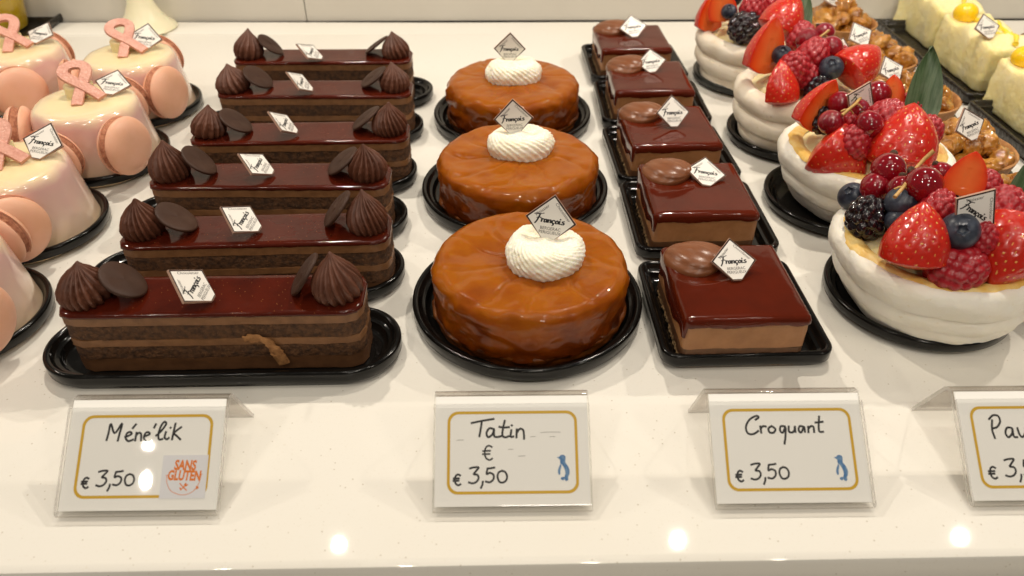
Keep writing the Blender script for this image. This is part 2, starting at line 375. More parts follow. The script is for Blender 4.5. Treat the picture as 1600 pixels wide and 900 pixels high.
# ------------------------------------------------------------------ trays
def tray_mesh(name, hx, hy, r, n=12, h=8.2, m='tray', per=1):
    mb = MB()
    prof = [(6.2, .9), (5.6, .2), (5.0, .2), (4.4, .7), (3.6, 3.9), (1.2, 3.6), (.5, 2.7), (.1, 3.1), (.05, h - 1.2), (.2, h - .6), (.6, h - .2), (1.2, h), (2.2, h - .1), (2.9, h - .8), (3.5, h - 2.4), (4.4, h - 2.9), (5.4, h - 3.2), (6.2, 2.4), (7.4, 1.7), (9, 1.6)]
    loft_rr(mb, hx, hy, r, prof, n, per=per)
    return mb.mesh(name, M[m], 55)
TRAYS = {
    'oval_tray': tray_mesh('oval_tray', 70.6, 21.2, 21.2, 16),
    'round_tray': tray_mesh('round_tray', 49.6, 49.6, 49.6, 24),
    'square_tray': tray_mesh('square_tray', 34.5, 33.5, 7, 8),
    'meringue_tray': tray_mesh('round_tray', 39, 39, 39, 24, 7.2),
    'worn_tray': tray_mesh('round_tray', 39, 39, 39, 24, 7.2, 'tray_worn'),
    'cake_tray': tray_mesh('round_tray', 35.5, 35.5, 35.5, 24, 7.6),
    'tart_tray': tray_mesh('round_tray', 31.5, 31.5, 31.5, 20, 6.2, 'tray_worn'),
    'embossed_tray': tray_mesh('embossed_tray', 34, 77, 5, 6, 9.0, 'tray_embossed'),
}
def put_tray(key, loc, label, group, rz=0):
    me = TRAYS[key]
    o = place(me, me.name.split('.')[0], None, loc); o.rotation_euler = (0, 0, rz)
    return tag(o, label, 'tray', group)

# ------------------------------------------------------------------ lettering
def smooth_path(pts, k=5):
    out = []; P = [Vector((p[0], p[1])) for p in pts]
    if len(P) < 3: return P
    for i in range(len(P) - 1):
        p0 = P[max(i - 1, 0)]; p1 = P[i]; p2 = P[i + 1]; p3 = P[min(i + 2, len(P) - 1)]
        for j in range(k):
            t = j / k
            out.append(.5 * ((2 * p1) + (p2 - p0) * t + (2 * p0 - 5 * p1 + 4 * p2 - p3) * t * t + (3 * p1 - p0 - 3 * p2 + p3) * t ** 3))
    return out + [P[-1]]
def strokes(mb, lines, width, T=lambda u, v: (u, v), z=.05, h=.06, m=0, sharp=False, taper=False):
    """pen strokes as thin raised ridges"""
    for k, ln in enumerate(lines):
        P = [Vector(T(*p)) for p in (ln if sharp else smooth_path(ln))]
        L = []; R = []; C = []
        for i, p in enumerate(P):
            d = P[min(i + 1, len(P) - 1)] - P[max(i - 1, 0)]
            if d.length < 1e-6: d = Vector((1, 0))
            d.normalize(); nn = Vector((-d.y, d.x)) * width * .5
            if taper: nn *= .55 + .9 * abs(d.y * .8 - d.x * .25)
            e = d * width * .35 * (-1 if i == 0 else (1 if i == len(P) - 1 else 0))
            p = p + e
            L.append(p + nn); R.append(p - nn); C.append(p)
        b = len(mb.v); n = len(P); zz = z + .004 * (k % 4)
        for q, hh in ((L, 0), (C, h), (R, 0)):
            for p in q: mb.vert((p.x, p.y, zz + hh))
        for i in range(n - 1):
            mb.face((b + n + i, b + n + i + 1, b + i + 1, b + i), m)
            mb.face((b + 2 * n + i, b + 2 * n + i + 1, b + n + i + 1, b + n + i), m)
    return mb
def type_text(mb, s, size, pos, ang=0, z=.1, m=0, sx=1.0, shear=0.0, bold=0.0, align='CENTER'):
    c = bpy.data.curves.new('type', 'FONT'); c.body = s; c.size = size; c.align_x = align; c.shear = shear; c.offset = bold
    c.resolution_u = 3
    o = bpy.data.objects.new('type', c); COL.objects.link(o)
    dg = bpy.context.evaluated_depsgraph_get(); dg.update()
    me = bpy.data.meshes.new_from_object(o.evaluated_get(dg))
    b = len(mb.v)
    for v in me.vertices:
        x, y = v.co.x * sx, v.co.y
        mb.vert((pos[0] + x * cos(ang) - y * sin(ang), pos[1] + x * sin(ang) + y * cos(ang), z))
    for p in me.polygons: mb.face([b + i for i in p.vertices], m)
    bpy.data.objects.remove(o); bpy.data.curves.remove(c); bpy.data.meshes.remove(me)
    return mb

# ------------------------------------------------------------------ brand tags (bottom corner is the origin, diamond in the local xy plane)
S0 = 14.2; HD = S0 / sqrt(2)
def diamond(s, cy=HD): return [(0, cy + s), (-s, cy), (0, cy - s), (s, cy)]
def tag_meshes():
    mb = MB(); d = HD
    cut = lambda s: [(0, d + s), (-s, d), (-.16 * d, d - s + .16 * d), (.16 * d, d - s + .16 * d), (s, d)]
    o, i = cut(HD), cut(HD * .985)
    w_ = [(0, d + HD * .86), (-HD * .86, d), (-HD * .165, d - HD * .70 - .1), (HD * .165, d - HD * .70 - .1), (HD * .86, d)]
    w_ = [(0, d + HD * .90), (-HD * .90, d), (-.2 * d, d - HD * .79), (.2 * d, d - HD * .79), (HD * .90, d)]
    mb.rings([[(x, y, -1.0) for x, y in o], [(x, y, -.05) for x, y in o]], 2, True, False)
    mb.rings([[(x, y, -.05) for x, y in o], [(x, y, 0) for x, y in i]], 2)
    mb.rings([[(x, y, 0) for x, y in i], [(x, y, 0) for x, y in w_]], 1)
    mb.face([mb.vert((x, y, 0)) for x, y in w_], 0)
    plate = mb.mesh('tag_plate', [M['tag_white'], M['tag_brown'], M['tag_edge']], 0)
    lt = MB()
    T = lambda u, v: (-6.1 + u * 1.36, HD - 1.5 + v * 1.45 + u * .03)
    name = [[(-.35, 2.15), (.2, 2.3), (1.0, 2.25), (2.25, 2.55)], [(1.25, 2.25), (.95, 1.3), (.55, .3), (.1, -.35)], [(.45, 1.15), (1.0, 1.3), (1.6, 1.3)],
            [(1.75, 1.0), (2.0, 1.05), (1.85, .25)], [(1.9, .7), (2.2, 1.0), (2.55, .95)],
            [(3.35, .95), (2.95, 1.0), (2.65, .55), (2.8, .2), (3.2, .4), (3.4, .95), (3.3, .35), (3.6, .25)],
            [(3.85, 1.0), (3.75, .25)], [(3.8, .65), (4.2, 1.0), (4.5, .85), (4.4, .3), (4.7, .3)],
            [(5.6, .9), (5.2, 1.0), (4.9, .6), (5.1, .2), (5.6, .3)], [(5.2, .15), (5.35, -.15), (5.05, -.4)],
            [(6.3, 1.0), (5.95, .75), (6.05, .25), (6.5, .3), (6.65, .75), (6.3, 1.0)],
            [(7.05, 1.0), (6.95, .3), (7.2, .25)], [(7.15, 1.45), (7.2, 1.55)],
            [(8.35, 1.1), (7.9, 1.0), (7.95, .75), (8.3, .55), (8.15, .2), (7.5, .25)]]
    strokes(lt, name, .52, T, .04, .05, 0, taper=True)
    type_text(lt, 'BERGERAC', 1.75, (.35, HD - 3.9), .03, .05, 1, .95)
    type_text(lt, 'PERIGUEUX', 1.75, (.35, HD - 5.5), .03, .05, 1, .95)
    k = HD * .62
    type_text(lt, 'Pâtissier', 1.65, (-k * .62 + .35, HD + k * .50 - .1), pi / 4, .05, 1, 1.15)
    type_text(lt, 'Chocolatier', 1.65, (k * .62 - .1, HD + k * .50 + .25), -pi / 4, .05, 1, 1.12)
    return plate, lt.mesh('lettering', [M['ink'], M['print_grey']], 0)
TAG_PLATE, TAG_LETTERS = tag_meshes()
def put_tag(data, label):
    (b, s, q) = data
    o = place(TAG_PLATE, 'name_tag', None, b, q, s / S0)
    place(TAG_LETTERS, 'lettering', o)
    return tag(o, label, 'tag', 'white diamond tags stuck in the pastries')
TAGPOSE = {
'tat1':((18.2, 265.7, 34.0),15.0,(0.814,0.571,-0.010,-0.105)),
'tat2':((6.8, 365.7, 34.0),14.4,(0.749,0.662,-0.028,0.009)),
'tat3':((5.2, 469.0, 34.0),14.0,(0.72,0.69,0.035,0.005)),
'cro1':((94.7, 248.6, 26.0),14.1,(0.949,0.300,0.067,0.069)),
'cro2':((98.8, 326.4, 26.0),14.5,(0.980,0.183,0.066,-0.047)),
'cro3':((95.2, 391.3, 26.0),13.8,(0.898,0.431,0.056,0.066)),
'cro4':((96.2, 472.2, 26.0),13.5,(0.945,0.314,-0.092,-0.012)),
'cro5':((94.6, 538.6, 26.0),14.1,(0.945,0.323,-0.037,0.046)),
'men1':((-107.8, 233.9, 31.0),14.8,(0.663,0.257,0.261,0.653)),
'men2':((-102.3, 283.0, 31.0),14.3,(0.703,0.238,0.183,0.644)),
'men3':((-108.5, 334.0, 31.0),14.1,(0.682,0.216,0.201,0.669)),
'men4':((-106.2, 378.7, 31.0),13.9,(0.632,0.247,0.267,0.684)),
'men5':((-109.1, 435.8, 31.0),13.9,(0.612,0.264,0.247,0.704)),
'men6':((-112.9, 488.4, 31.0),13.9,(0.668,0.222,0.170,0.690)),
'pka':((-223.1, 477.8, 40.0),14.6,(0.941,0.329,0.079,-0.005)),
'pkb':((-216.2, 407.6, 40.0),14.0,(0.971,0.229,0.071,-0.012)),
'pkc':((-298.0, 491.5, 40.0),14.4,(0.964,0.223,-0.025,-0.144)),
'pkd':((-221.2, 332.5, 39.0),15.2,(0.944,0.309,0.001,-0.117)),
'pav4':((171.3, 244.1, 52.0),14.6,(0.739,0.618,0.193,-0.187)),
'pav3':((169.5, 346.9, 52.0),13.3,(0.749,0.615,0.242,-0.030)),
'pav2':((188.9, 421.8, 50.0),12.2,(0.896,0.420,0.074,-0.124)),
'wal1':((256.3, 597.2, 30.0),13.3,(0.966,0.142,0.143,0.165)),
'wal2':((245.6, 508.5, 30.0),13.9,(0.902,0.370,-0.012,0.221)),
'wal3':((240.1, 445.3, 30.0),13.6,(0.912,0.353,0.042,0.203)),
'wal4':((247.3, 365.2, 30.0),13.7,(0.865,0.458,0.016,0.206)),
'lem2':((328.3, 509.3, 34.0),13.9,(0.920,0.374,0.036,0.108)),
}
ORD = ['front', 'second', 'third', 'fourth', 'fifth', 'back']
def ordinal(i, n):
    return 'at the front of' if i == 0 else ('at the back of' if i == n - 1 else ORD[i] + ' from the front in')

# ------------------------------------------------------------------ chocolate layer bars
def fluted_kiss(R, Hh, n=13, seed=0, twist=.35, lean=(1.2, .4)):
    mb = MB(); rings = []; K = 30
    for k in range(K + 1):
        t = k / K; z = Hh * t
        KN = [(0, .84), (.08, .95), (.2, 1.0), (.34, .97), (.5, .84), (.64, .64), (.76, .43), (.87, .22), (.95, .10), (1.0, .03)]
        for (t0, r0), (t1, r1) in zip(KN, KN[1:]):
            if t0 <= t <= t1: r = R * (r0 + (r1 - r0) * (t - t0) / (t1 - t0))
        r = max(r, .12)
        ring = []
        for j in range(n * 8):
            a = 2 * pi * j / (n * 8)
            ph = n * (a + twist * t + .12 * sin(2 * a + seed)) + .9 * nz((cos(a) * 2, sin(a) * 2, t * 2.5), 1, seed)
            fl = abs(cos(ph / 2)) ** 1.3
            rr = r * (1 - .21 * (1 - fl) * min(1, (1 - t) * 4)) + .7 * nz((cos(a), sin(a), t * 2), 1.2, seed) * (1 - t) + .22 * nz((cos(a) * 5, sin(a) * 5, t * 9), 1, seed)
            rr = max(rr, .08)
            ring.append((rr * cos(a) + lean[0] * t ** 3, rr * sin(a) + lean[1] * t ** 3, z))
        rings.append(ring)
    mb.rings(rings, 0, True, True)
    return mb
ROS = [fluted_kiss(10.2, 17, 17, 3, .45).mesh('piped_rosette', M['rosette'], 80), fluted_kiss(10.0, 19.5, 17, 11, .6, (-.9, .2)).mesh('piped_rosette', M['rosette'], 80)] + [fluted_kiss(9.8, hh, nn, sd, tw, ln).mesh('piped_rosette', M['rosette'], 80) for hh, nn, sd, tw, ln in ((16.5, 16, 21, .2, (1.8, -.6)), (18.5, 18, 33, .7, (-1.6, .5)), (17.5, 15, 48, -.4, (.5, 1.6)))]
def disc_mesh():
    mb = MB(); rings = []
    for r, z in ((.1, -.7), (8.9, -.7), (9.4, -.45), (9.5, 0), (9.4, .45), (8.9, .75), (6, .7), (.1, .65)):
        rings.append([(r * cos(a), r * sin(a) * .97, z + .25 * sin(a * 2)) for a in [2 * pi * j / 40 for j in range(40)]])
    return mb.rings(rings, 0, True, True).mesh('chocolate_disc', M['disc'], 50)
DISC = disc_mesh()
def layer(hx, hy, z0, z1, r, amp, seed, mtl, name, parent, rim=0):
    """one layer of a bar with slightly uneven cut sides"""
    mb = MB(); nzs = max(3, int((z1 - z0) / .9)); rings = []
    for k in range(nzs + 1):
        t = k / nzs; z = z0 + (z1 - z0) * t
        base = rrect(hx, hy, r, 2, z, 44)
        ring = []
        for (x, y, zz) in base:
            d = amp * (fbm((x, y, z), .35, seed) * .8 + nz((x, y, z), 1.1, seed + 5) * .7)
            l = sqrt(x * x / hx / hx + y * y / hy / hy)
            ux, uy = (0, 1 if y > 0 else -1) if abs(y) > hy - .1 else ((1 if x > 0 else -1), 0)
            wz = .35 * nz((x, y, 0), .09, seed) * (1 if 0 < k < nzs else 1)
            ring.append((x + ux * d, y + uy * d, z + (wz if z1 < 29 or k < nzs else 0)))
        rings.append(ring)
    mb.rings(rings, 0, True, True)
    return mb.build(name, mtl, parent, smooth=60)
def glaze_slab(hx, hy, r, z0, z1, n, mtl, parent, per, seed, drip=0.0, soft=1.0):
    mb = MB(); rings = []
    prof = [(.5, z0), (-.05, z0 + .05), (-.25, z0 + .35), (-.1, z1 - .75 * soft), (.35 * soft, z1 - .22 * soft), (1.0 * soft, z1 - .02), (2.6, z1), (5, z1 - .05), (8, z1 - .08)]
    for k, (i, z) in enumerate(prof):
        ring = []
        for (x, y, zz) in rrect(hx - i, hy - i, max(r - i, .3), n, z, per):
            dz = -drip * max(0, fbm((x, y, 0), .16, seed) + .25) if k in (0, 1, 2) else 0
            wob = .12 * fbm((x, y, z), .12, seed)
            ring.append((x * (1 + wob * .004), y + wob * .5 * (1 if k < 6 else 0), z + dz + (.10 * fbm((x, y, 3), .1, seed) if k > 4 else 0)))
        rings.append(ring)
    return mb.rings(rings, 0, True, True).build('glaze', mtl, parent, smooth=70)
def chocolate_bar():
    root = empty('chocolate_layer_cake', (0, 0, 0))
    hx, hy, r = 56.8, 12.2, 6.0
    layer(hx - .3, hy - .3, 1.9, 8.2, r, .25, 1, M['ganache_dark'], 'cream_layer', root)
    layer(hx - .2, hy - .2, 8.35, 14.4, r, .55, 2, M['sponge'], 'sponge_layer', root)
    layer(hx, hy, 14.55, 17.6, r, .3, 3, M['ganache'], 'cream_layer', root)
    layer(hx - .2, hy - .2, 17.75, 24.4, r, .55, 4, M['sponge'], 'sponge_layer', root)
    layer(hx, hy, 24.55, 28.2, r, .2, 5, M['ganache'], 'cream_layer', root)
    glaze_slab(hx + .2, hy + .2, r, 28.5, 30.2, 2, M['glaze'], root, 40, 3, .45)
    place(ROS[0], 'piped_rosette', root, (-48.2, -1.5, 29.9)); place(ROS[1], 'piped_rosette', root, (47.2, -1.0, 29.9))
    place(DISC, 'chocolate_disc', root, (-33.6, .5, 36.8), rot_to((.64, .10, .76)))
    place(DISC, 'chocolate_disc', root, (34.4, 2.5, 37.2), rot_to((-.80, -.02, .62)))
    return root
BAR_Y = [227, 273.7, 322.7, 370.5, 430.5, 485]
BAR_X = [-110.4, -105.6, -111.2, -106.6, -110, -115.2]
bar0 = chocolate_bar()
detail = ['with a torn flap of sponge on its cut side', 'with tag close to its middle', 'with tag above its middle', 'with few gold specks', 'with bright glints along its edge', 'with its tag seen edge tilted by the wall']
for i in range(6):
    o = bar0 if i == 0 else copy_tree(bar0)
    o.location = Vector((BAR_X[i], BAR_Y[i] + 12.4, 0)) * MM
    rz = (.010, .03, -.012, .02, -.01, 0)[i]; o.rotation_euler = (0, 0, rz)
    tag(o, ['long chocolate layer bar with a torn flap of sponge at the front of its row',
            'long chocolate layer bar directly behind the one with the torn sponge flap',
            'long chocolate layer bar, third from the front in its row',
            'long chocolate layer bar, fourth from the front in its row',
            'long chocolate layer bar just in front of the rearmost bar',
            'rearmost long chocolate layer bar, closest to the back wall'][i], 'cake', 'chocolate layer bars in a row')
    if i:
        rr = random.Random(i)
        for ch in o.children:
            if ch.name.startswith('piped_rosette'):
                ch.data = ROS[rr.randrange(5)]
                ch.rotation_mode = 'XYZ'; ch.rotation_euler = (rr.uniform(-.08, .08), rr.uniform(-.08, .08), rr.uniform(0, 6)); ch.scale = (rr.uniform(.92, 1.0),) * 2 + (rr.uniform(.9, 1.05),)
            if ch.name.startswith('chocolate_disc'):
                s = -1 if ch.location.x > 0 else 1
                a = rr.uniform(.60, .78) if s > 0 else rr.uniform(.72, .95) - .06 * i
                ch.rotation_quaternion = rot_to((s * sin(a), rr.uniform(-.08, .12), cos(a))); ch.location.z = (30.4 + 9.3 * sin(a) + .6) * MM
    put_tray('oval_tray', ((-111.6, -115.2, -118.2, -117.4, -118.4, -116.2)[i], (238.4, 288.5, 336.8, 383, 443.2, 497.6)[i], 0), 'black oval plastic tray under the chocolate bar ' + ordinal(i, 6) + ' its row', 'black oval trays under the chocolate bars', rz)
    put_tag(TAGPOSE['men%d' % (i + 1)], 'white diamond tag stuck in the chocolate bar ' + ordinal(i, 6) + ' its row')
# torn flap of sponge hanging on the front bar
mb = MB(); path = [(11.0, -12.6, 17.6), (13.5, -13.4, 18.4), (17.5, -13.7, 18.6), (20.5, -13.9, 17.0), (22.3, -14.1, 13.5), (23.6, -13.8, 9.5), (24.8, -13.4, 5.2)]
path = [Vector(p) for p in path]; path = [path[k // 4].lerp(path[min(k // 4 + 1, 6)], (k % 4) / 4) for k in range(25)]; rings = []
for k, p in enumerate(path):
    wd = (1.2, 1.9, 1.3, 1.7, 2.3, 2.4, 2.0)[k // 4] * (1 + .45 * nz((k * .7, 0, 0), 1, 3)); d = (path[min(k + 1, 24)] - path[max(k - 1, 0)]).normalized(); sd = Vector((-d.z, 0, d.x))
    rings.append([p + sd * wd + Vector((0, .7, 0)), p + sd * wd * .9 + Vector((0, .1, .1)), p - sd * .15 + Vector((0, -.1, 0)), p - sd * wd + Vector((0, .1, 0)), p - sd * wd * (1.1 + .5 * nz((k * 1.3, 5, 0), 1, 3)) + Vector((0, .7, 0))])
mb.rings(rings, 0, True, True)
me_ = mb.mesh('torn_sponge_flap', mat('pale_torn_sponge', (.40, .19, .068), .7, mix=[('noise', 300, .42, .6, (.26, .115, .038))], bumps=[('noise', 400, 1.0, .8)]), 60)
fl = place(me_, 'torn_sponge_flap', bar0); fl['label'] = 'pale curled strip of sponge hanging off the side'

# ------------------------------------------------------------------ caramelised apple tarts
def disp_disc(R, z0, z1, edge, seed, amp_side, amp_top, taper=1.0, NA=150):
    rings = []; path = []
    for k in range(12): path.append((R * (taper + (1 - taper) * k / 12), z0 + (z1 - edge - z0) * k / 12, 1.0))
    for k in range(9):
        a = pi / 2 * k / 8; path.append((R - edge + edge * cos(a), z1 - edge + edge * sin(a), 1.0 if k < 4 else .6))
    for k in range(1, 26): path.append(((R - edge) * (1 - k / 25.6), z1, .3))
    for r, z, ww in path:
        ring = []
        for j in range(NA):
            a = 2 * pi * j / NA; x, y = r * cos(a), r * sin(a)
            d = amp_side * ww * (fbm((x, y, z * 1.6), .055, seed) + .45 * nz((x, y, z * 2), .22, seed))
            dz = amp_top * (1 - .4 * ww) * (fbm((x, y, 0), .05, seed + 40) + .12 * nz((x, y, 1), .25, seed)) * min(1, (z - z0) / (z1 - z0)) ** 2
            k2 = (r + d) / max(r, .01) if r > 3 else 1
            if z > z1 - 1.5 and amp_top > .5:                     # cooked apple wedges lying side by side
                u = (a * 9 / (2 * pi) + .018 * r + .35 * nz((x, y, 0), .06, seed + 4)) % 1
                dz -= .75 * exp(-(min(u, 1 - u) / .07) ** 2) * min(1, r / 14) * (.4 + .6 * abs(nz((x, y, 0), .05, seed + 6)) * 2)
                dz += .35 * nz((x, y, 0), .12, seed + 11)
            ring.append((x * k2, y * k2, z + dz))
        rings.append(ring)
    return rings
def whipped_rosette(R=16.2, Hh=13.5, n=25, seed=2):
    mb = MB(); rings = []; K = 40
    for k in range(K + 1):
        t = k / K                                   # 0 outer foot .. 1 centre
        ang = t * pi * .62
        r = R * (cos(ang) * .62 + .38) if t < .8 else 0
        u = 1 - t
        r = R * (1.0 if t < .12 else 1 - ((t - .12) / .88) ** 1.5) * (.93 + .07 * sin(min(1, t / .2) * pi / 2))
        z = Hh * sin(min(1, t / .55) * pi / 2) ** .85 - (1.6 * sin((t - .6) / .4 * pi) if t > .6 else 0)
        ring = []
        for j in range(n * 7):
            a = 2 * pi * j / (n * 7)
            ph = n * (a + (2.5 + .5 * sin(a + seed)) * t + .22 * sin(a * 2 + 1) * t) + 1.1 * nz((cos(a) * 2, sin(a) * 2, t * 2), 1, seed)
            saw = abs(cos(ph / 2)) ** .75
            amp = 1.3 * sin(min(1, (1 - t) * 2.2) * pi / 2)
            p = (r * cos(a), r * sin(a), z)
            d = -amp * (1 - saw) * (.75 + .6 * nz((cos(a) * 3, sin(a) * 3, t * 3), 1, seed + 3)) + 1.0 * nz(p, .13, seed) + .4 * nz(p, .55, seed) + .3 * nz(p, 1.3, seed)
            k2 = max(0, (r + d * (.75 if t < .35 else .35))) / max(r, .01)
            ring.append((p[0] * k2, p[1] * k2, z + d * (.15 if t < .15 else .75)))
        rings.append(ring)
    return mb.rings(rings, 0, True, True)
WHIP = [whipped_rosette(seed=q, n=nn).mesh('whipped_cream', M['cream'], 80) for q, nn in ((2, 28), (31, 26), (57, 27))]
TATIN = [(11.3, 266.2, 41.2), (8.0, 360.0, 41.2), (7.2, 462.5, 41.2)]
TTRAY = [(10.6, 267.5), (7.0, 365.5), (7.0, 461)]
CREAM = [(17.6, 264.8, 1.0, .4), (10, 364.5, .98, 2.2), (8, 464, .98, 3.6)]
TL = ['round glazed apple tart with its cream to one side, at the front of its row', 'middle round glazed apple tart, half hidden behind the front one', 'back round glazed apple tart near the wall, its tag upright in the cream']
for i in range(3):
    x, y, R = TATIN[i]
    root = empty('apple_tart', (x, y, 0), (.3, 1.4, 2.6)[i])
    tag(root, TL[i], 'tart', 'round apple tarts in a row')
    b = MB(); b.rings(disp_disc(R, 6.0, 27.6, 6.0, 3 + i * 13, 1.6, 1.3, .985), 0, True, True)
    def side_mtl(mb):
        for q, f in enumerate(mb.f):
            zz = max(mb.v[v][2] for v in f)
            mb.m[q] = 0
        for q, v in enumerate(mb.v):                            # colour value rises from dark base to amber top, broken by noise
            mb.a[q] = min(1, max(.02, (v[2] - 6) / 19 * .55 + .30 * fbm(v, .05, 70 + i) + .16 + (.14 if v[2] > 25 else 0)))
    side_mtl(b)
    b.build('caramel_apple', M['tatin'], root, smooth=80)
    b = MB(); b.rings(disp_disc(R + .1, 1.7, 7.6, 1.5, 60 + i * 5, 1.5, .3, .97), 0, True, True)
    b.build('pastry_base', M['tatin_base'], root, smooth=80)
    cx, cy, s, rz = CREAM[i]
    c = place(WHIP[i], 'whipped_cream', root); c.parent = root
    v = Vector((cx - x, cy - y, 0)); v.rotate(Quaternion((0, 0, 1), -(.3, 1.4, 2.6)[i]))
    c.location = (v + Vector((0, 0, 26.6))) * MM; c.rotation_euler = (0, 0, rz - (.3, 1.4, 2.6)[i])
    c.scale = (s * 1.03, s * 1.03, s * .84) if i == 0 else (1.1, .88, s * .86)
    if i: c.rotation_euler = (0, 0, -(.3, 1.4, 2.6)[i] + .12)
    put_tray('round_tray', (TTRAY[i][0], TTRAY[i][1], 0), 'black round plastic tray under the ' + ('front', 'middle', 'back')[i] + ' apple tart', 'black round trays under the apple tarts')
    put_tag(TAGPOSE['tat%d' % (i + 1)], 'white diamond tag standing in the whipped cream of the ' + ('front', 'middle', 'back')[i] + ' apple tart')

# ------------------------------------------------------------------ square glazed slices
def quenelle_mesh():
    mb = MB(); rings = []; K = 36; NA = 44
    for k in range(K + 1):
        t = -1 + 2 * k / K; tt = max(-.995, min(.995, t))
        r0 = (1 - tt * tt) ** .5
        ring = []
        for j in range(NA):
            a = 2 * pi * j / NA
            cr_ = [((a - c_ - .45 * tt + pi) % (2 * pi)) - pi for c_ in (.95, 1.75, 2.45)]; rid = 1.04 - .10 * max(exp(-(q_ / .12) ** 2) for q_ in cr_) 
            wy = 8.6 * r0 * rid * (1 + .12 * tt); wz = 8.2 * r0 * rid
            x = 11.5 * tt - 1.5 * (1 - cos(a)) * .2
            ring.append((x, wy * cos(a) + 1.8 * tt * tt, wz * sin(a) + .8 * tt))
        rings.append(ring)
    return mb.rings(rings, 0, True, True).mesh('mousse_quenelle', M['quenelle'], 80)
QUEN = quenelle_mesh()
def glazed_slice():
    root = empty('glazed_slice', (0, 0, 0))
    hx, hy = 24.4, 25.6
    layer(hx - .9, hy - .9, 1.8, 5.6, 2, .9, 21, M['crunch'], 'crumb_base', root)
    layer(hx - .4, hy - .4, 5.6, 10.8, 2, .35, 22, M['ganache_dark'], 'cream_layer', root)
    layer(hx - .3, hy - .3, 10.9, 22.6, 2, .16, 23, M['praline'], 'mousse_layer', root)
    mb = MB(); rings = []
    prof = [(.4, 22.6), (-.15, 22.3), (-.3, 22.8), (-.25, 23.8), (.05, 24.6), (.8, 25.5), (2.0, 25.85), (4, 25.9), (9, 25.85), (16, 25.8), (23, 25.8)]
    for k, (i, z) in enumerate(prof):
        ring = []
        for (x, y, zz) in rrect(hx - i, hy - i, max(2.2 - i, .25), 4, z, 26):
            side = 1.0 if x < -hx + 1 else .35                      # the glaze runs down the one cut side
            dz = 0
            if k < 3: dz = -(1.5 * max(0, fbm((x, y, 0), .14, 5) + .1)) - (9.5 * max(0, .75 + .6 * nz((x, y, 0), .11, 8)) if x < -hx + 1.2 and y < hy - 4 else 0) * (1 if k < 3 else 0)
            if k == 3: dz = -.4 * max(0, fbm((x, y, 0), .14, 5))
            q = sqrt((x + 13) ** 2 + (y - 8) ** 2)
            lift = .9 * exp(-((q - 13.5) / 1.8) ** 2) if k >= 5 else 0
            ring.append((x, y, z + dz + .12 * fbm((x, y, 2), .08, 31) + lift))
        rings.append(ring)
    mb.rings(rings, 0, True, True).build('glaze', M['glaze_plain'], root, smooth=70)
    q = place(QUEN, 'mousse_quenelle', root, (-13.4, 12.6, 26.6)); q.scale = (1.12, 1.2, .70); q.rotation_euler = (.15, -.12, -.50)
    return root
SLICE = [(93.2, 252.2, .02), (94.2, 328.2, .01), (93.2, 398.8, .04), (94.0, 471.8, .0), (92.8, 545, .03)]
sl0 = glazed_slice()
SN = ['square glazed slice whose whole pale cut face shows, at the front of its row', 'square glazed slice just behind the front one', 'middle square glazed slice of its row of five', 'square glazed slice just in front of the rearmost one', 'rearmost square glazed slice, close to the back wall']
SW = ['at the front of', 'second from the front in', 'in the middle of', 'fourth from the front in', 'at the back of']
for i, (x, y, rz) in enumerate(SLICE):
    o = sl0 if i == 0 else copy_tree(sl0)
    o.location = (x * MM, y * MM, 0); o.rotation_euler = (0, 0, rz)
    tag(o, SN[i], 'cake', 'square glazed slices in a row')
    if i:
        for ch in o.children:
            if ch.name.startswith('mousse_quenelle'): ch.rotation_euler = (.15 + .1 * sin(i * 3), -.12, -.5 + .2 * sin(i * 5)); ch.location.x += .6 * MM * sin(i * 2)
    put_tray('square_tray', (x + 3.2, y + 7.0 - .7 * i, 0), 'black square plastic tray under the glazed slice ' + SW[i] + ' its row', 'black square trays under the glazed slices', rz)
    put_tag(TAGPOSE['cro%d' % (i + 1)], 'white diamond tag on the glazed slice ' + SW[i] + ' its row')

